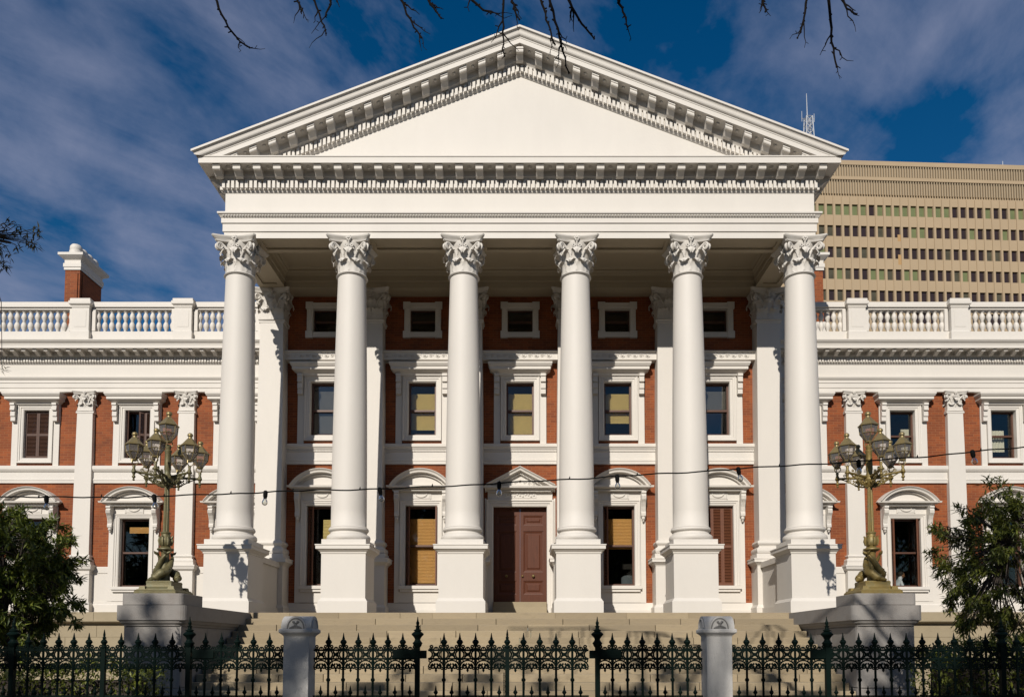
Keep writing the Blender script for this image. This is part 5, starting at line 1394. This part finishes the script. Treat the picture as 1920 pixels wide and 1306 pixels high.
for k in range(9):       # crown mass outside the view
    v = rv(rg); c0 = Vector((.3+v.x*.8, v.y, 5.9+v.z*.8))
    if c0.x + TB2.x > -6.2: c0.x -= 1.2
    wood.tube([(.7, .2, 5.2), c0], [.03, .012], 5)
    for q in range(160): add_leaf(lf, c0 + rv(rg)*.45*rg.random(), rv(rg), Vector((0, 0, 1)), rg.uniform(.06, .09), .02)
wood.build('trunk', 'bark', t2, True, 60); lf.build('crown', 'leaf_twig', t2)
# trees across the street behind the camera: their shade dapples the gate, the plinths and the lower stairs
for i, (x, y, zc_, r_, nc_, lab) in enumerate(((-14.2, -28.0, 13.0, 4.2, 62, 'left stair plinth'), (-8.4, -28.6, 12.1, 4.4, 66, 'left gate pier'), (-2.4, -28.2, 12.2, 4.4, 66, 'right gate pier'), (3.6, -28.0, 12.9, 4.3, 62, 'right stair plinth'))):
    leafy_tree('street_tree', (x, y, 0), (x, y, zc_), r_, 'sparse street tree across the road, its shade dappling the ' + lab, 'leaf_twig', 50+i, int(nc_*2.2), 30, .30, .12, .2, .22, (1.05, .8, 1.0), spread=.55)

for i in range(8):
    x = -44 + 12.5*i + 2*math.sin(i*2.1)
    t_ = leafy_tree('avenue_tree', (x, -64 - 3*(i % 2), 0), (x, -64 - 3*(i % 2), 13.0 + (i % 3)), 8.6, 'big dark avenue tree far behind the viewer, %s from the left of its row' % ('first', 'second', 'third', 'fourth', 'fifth', 'sixth', 'seventh', 'eighth')[i], 'leaf_dark', 80+i, 210, 34, 1.1, .6, .1, .45, (1.0, .8, 1.15))
    t_['group'] = 'avenue trees behind the viewer'

# ------------------------------------------------------------------ person and chair behind windows
def skin_mesh(verts, edges, radii, name, m, parent=None):
    me = bpy.data.meshes.new(name); me.from_pydata(verts, edges, []); o = bpy.data.objects.new(name, me); COL.objects.link(o); me.materials.append(M[m])
    sk = o.modifiers.new('skin', 'SKIN'); sk.use_smooth_shade = True
    lay = me.skin_vertices[0]
    for i, r in enumerate(radii): lay.data[i].radius = (r, r) if not hasattr(r, '__len__') else r
    lay.data[0].use_root = True
    sb_ = o.modifiers.new('sub', 'SUBSURF'); sb_.levels = 2; sb_.render_levels = 2
    if parent: o.parent = parent
    return o
hp = at(1689, 1079, 4.35)
per = empty('person', (hp.x, 4.35, 3.0), 'person in a pale shirt sitting at a desk inside the open right wing window', 'person')
hz = hp.z - 3.0
V = [(-.16, 0, hz-.62), (-.14, 0, hz-.42), (-.10, 0, hz-.25), (-.04, 0, hz-.12), (0, 0, hz-.02), (.03, 0, hz+.08),
     (-.09, -.17, hz-.20), (-.02, -.20, hz-.42), (.20, -.14, hz-.46), (-.09, .17, hz-.20), (-.02, .20, hz-.42), (.20, .14, hz-.46),
     (.20, -.10, hz-.66), (.24, -.10, hz-1.05), (.20, .10, hz-.66), (.24, .10, hz-1.05)]
E_ = [(0, 1), (1, 2), (2, 3), (3, 4), (4, 5), (2, 6), (6, 7), (7, 8), (2, 9), (9, 10), (10, 11), (0, 12), (12, 13), (0, 14), (14, 15)]
rad = [(.13, .16), (.12, .15), (.13, .17), (.055, .055), (.085, .08), (.075, .07), .06, .045, .033, .06, .045, .033, .075, .05, .075, .05]
body = skin_mesh(V, E_, rad, 'body', 'shirt', per)
MB().ball((.02, 0, hz+.02), .098, .082, .118, n=14, m=10).ball((.115, 0, hz-.005), .02, .018, .025, n=6, m=4).ball((.02, -.085, hz), .02, .012, .03, n=6, m=4).build('head', 'skin', per, True)
MB().ball((-.005, 0, hz+.05), .103, .09, .10, n=14, m=8).build('hair', 'hair', per, True)
for s_ in (-1, 1):
    hb = MB().ball((.24, s_*.13, hz-.47), .045, .035, .02, n=8, m=6)
    for k in range(4): hb.tube([(.27, s_*.13-.024+.016*k, hz-.465), (.315, s_*.13-.026+.017*k, hz-.468), (.335, s_*.13-.026+.017*k, hz-.485)], [.0095, .009, .007], 5)
    hb.tube([(.23, s_*.13-s_*.03, hz-.465), (.265, s_*.13-s_*.055, hz-.47), (.285, s_*.13-s_*.05, hz-.48)], [.011, .010, .008], 5)
    hb.build('hand', 'skin', per, True)
MB().box(-.05, .55, -.35, .35, hz-.56, hz-.52).box(-.02, .02, -.33, -.29, hz-1.25, hz-.561).box(.48, .52, .29, .33, hz-1.25, hz-.561).build('desk', 'trousers', per)
cp_ = at(1178, 1090, 3.75)
chr_ = empty('office_chair', (cp_.x, 3.75, 2.9), 'blue grey office chair behind the window right of the door', 'chair')
zc = cp_.z-2.9
rows = []
for j in range(9):
    u = -1+2*j/8; rows.append([(u*.20, .04*u*u - .02*math.cos(v*PI), zc - .22 + v*.42*(1-.18*abs(u)**3)) for v in (0, .2, .4, .6, .8, .92, 1.0)])
ck = MB().grid(rows); b_ = ck.build('backrest', 'chair_fabric', chr_, True); sm = b_.modifiers.new('solid', 'SOLIDIFY'); sm.thickness = .05
MB().box(-.22, .22, .02, .46, zc-.40, zc-.32, .02).build('seat', 'chair_fabric', chr_, bevel=.02)
MB().tube([(0, .24, zc-.33), (0, .24, zc-.80)], .03, 8).tube([(-.25, .24, zc-.84), (.25, .24, zc-.84)], .02, 6).tube([(0, 0, zc-.84), (0, .48, zc-.84)], .02, 6).build('stem', 'black_rubber', chr_)
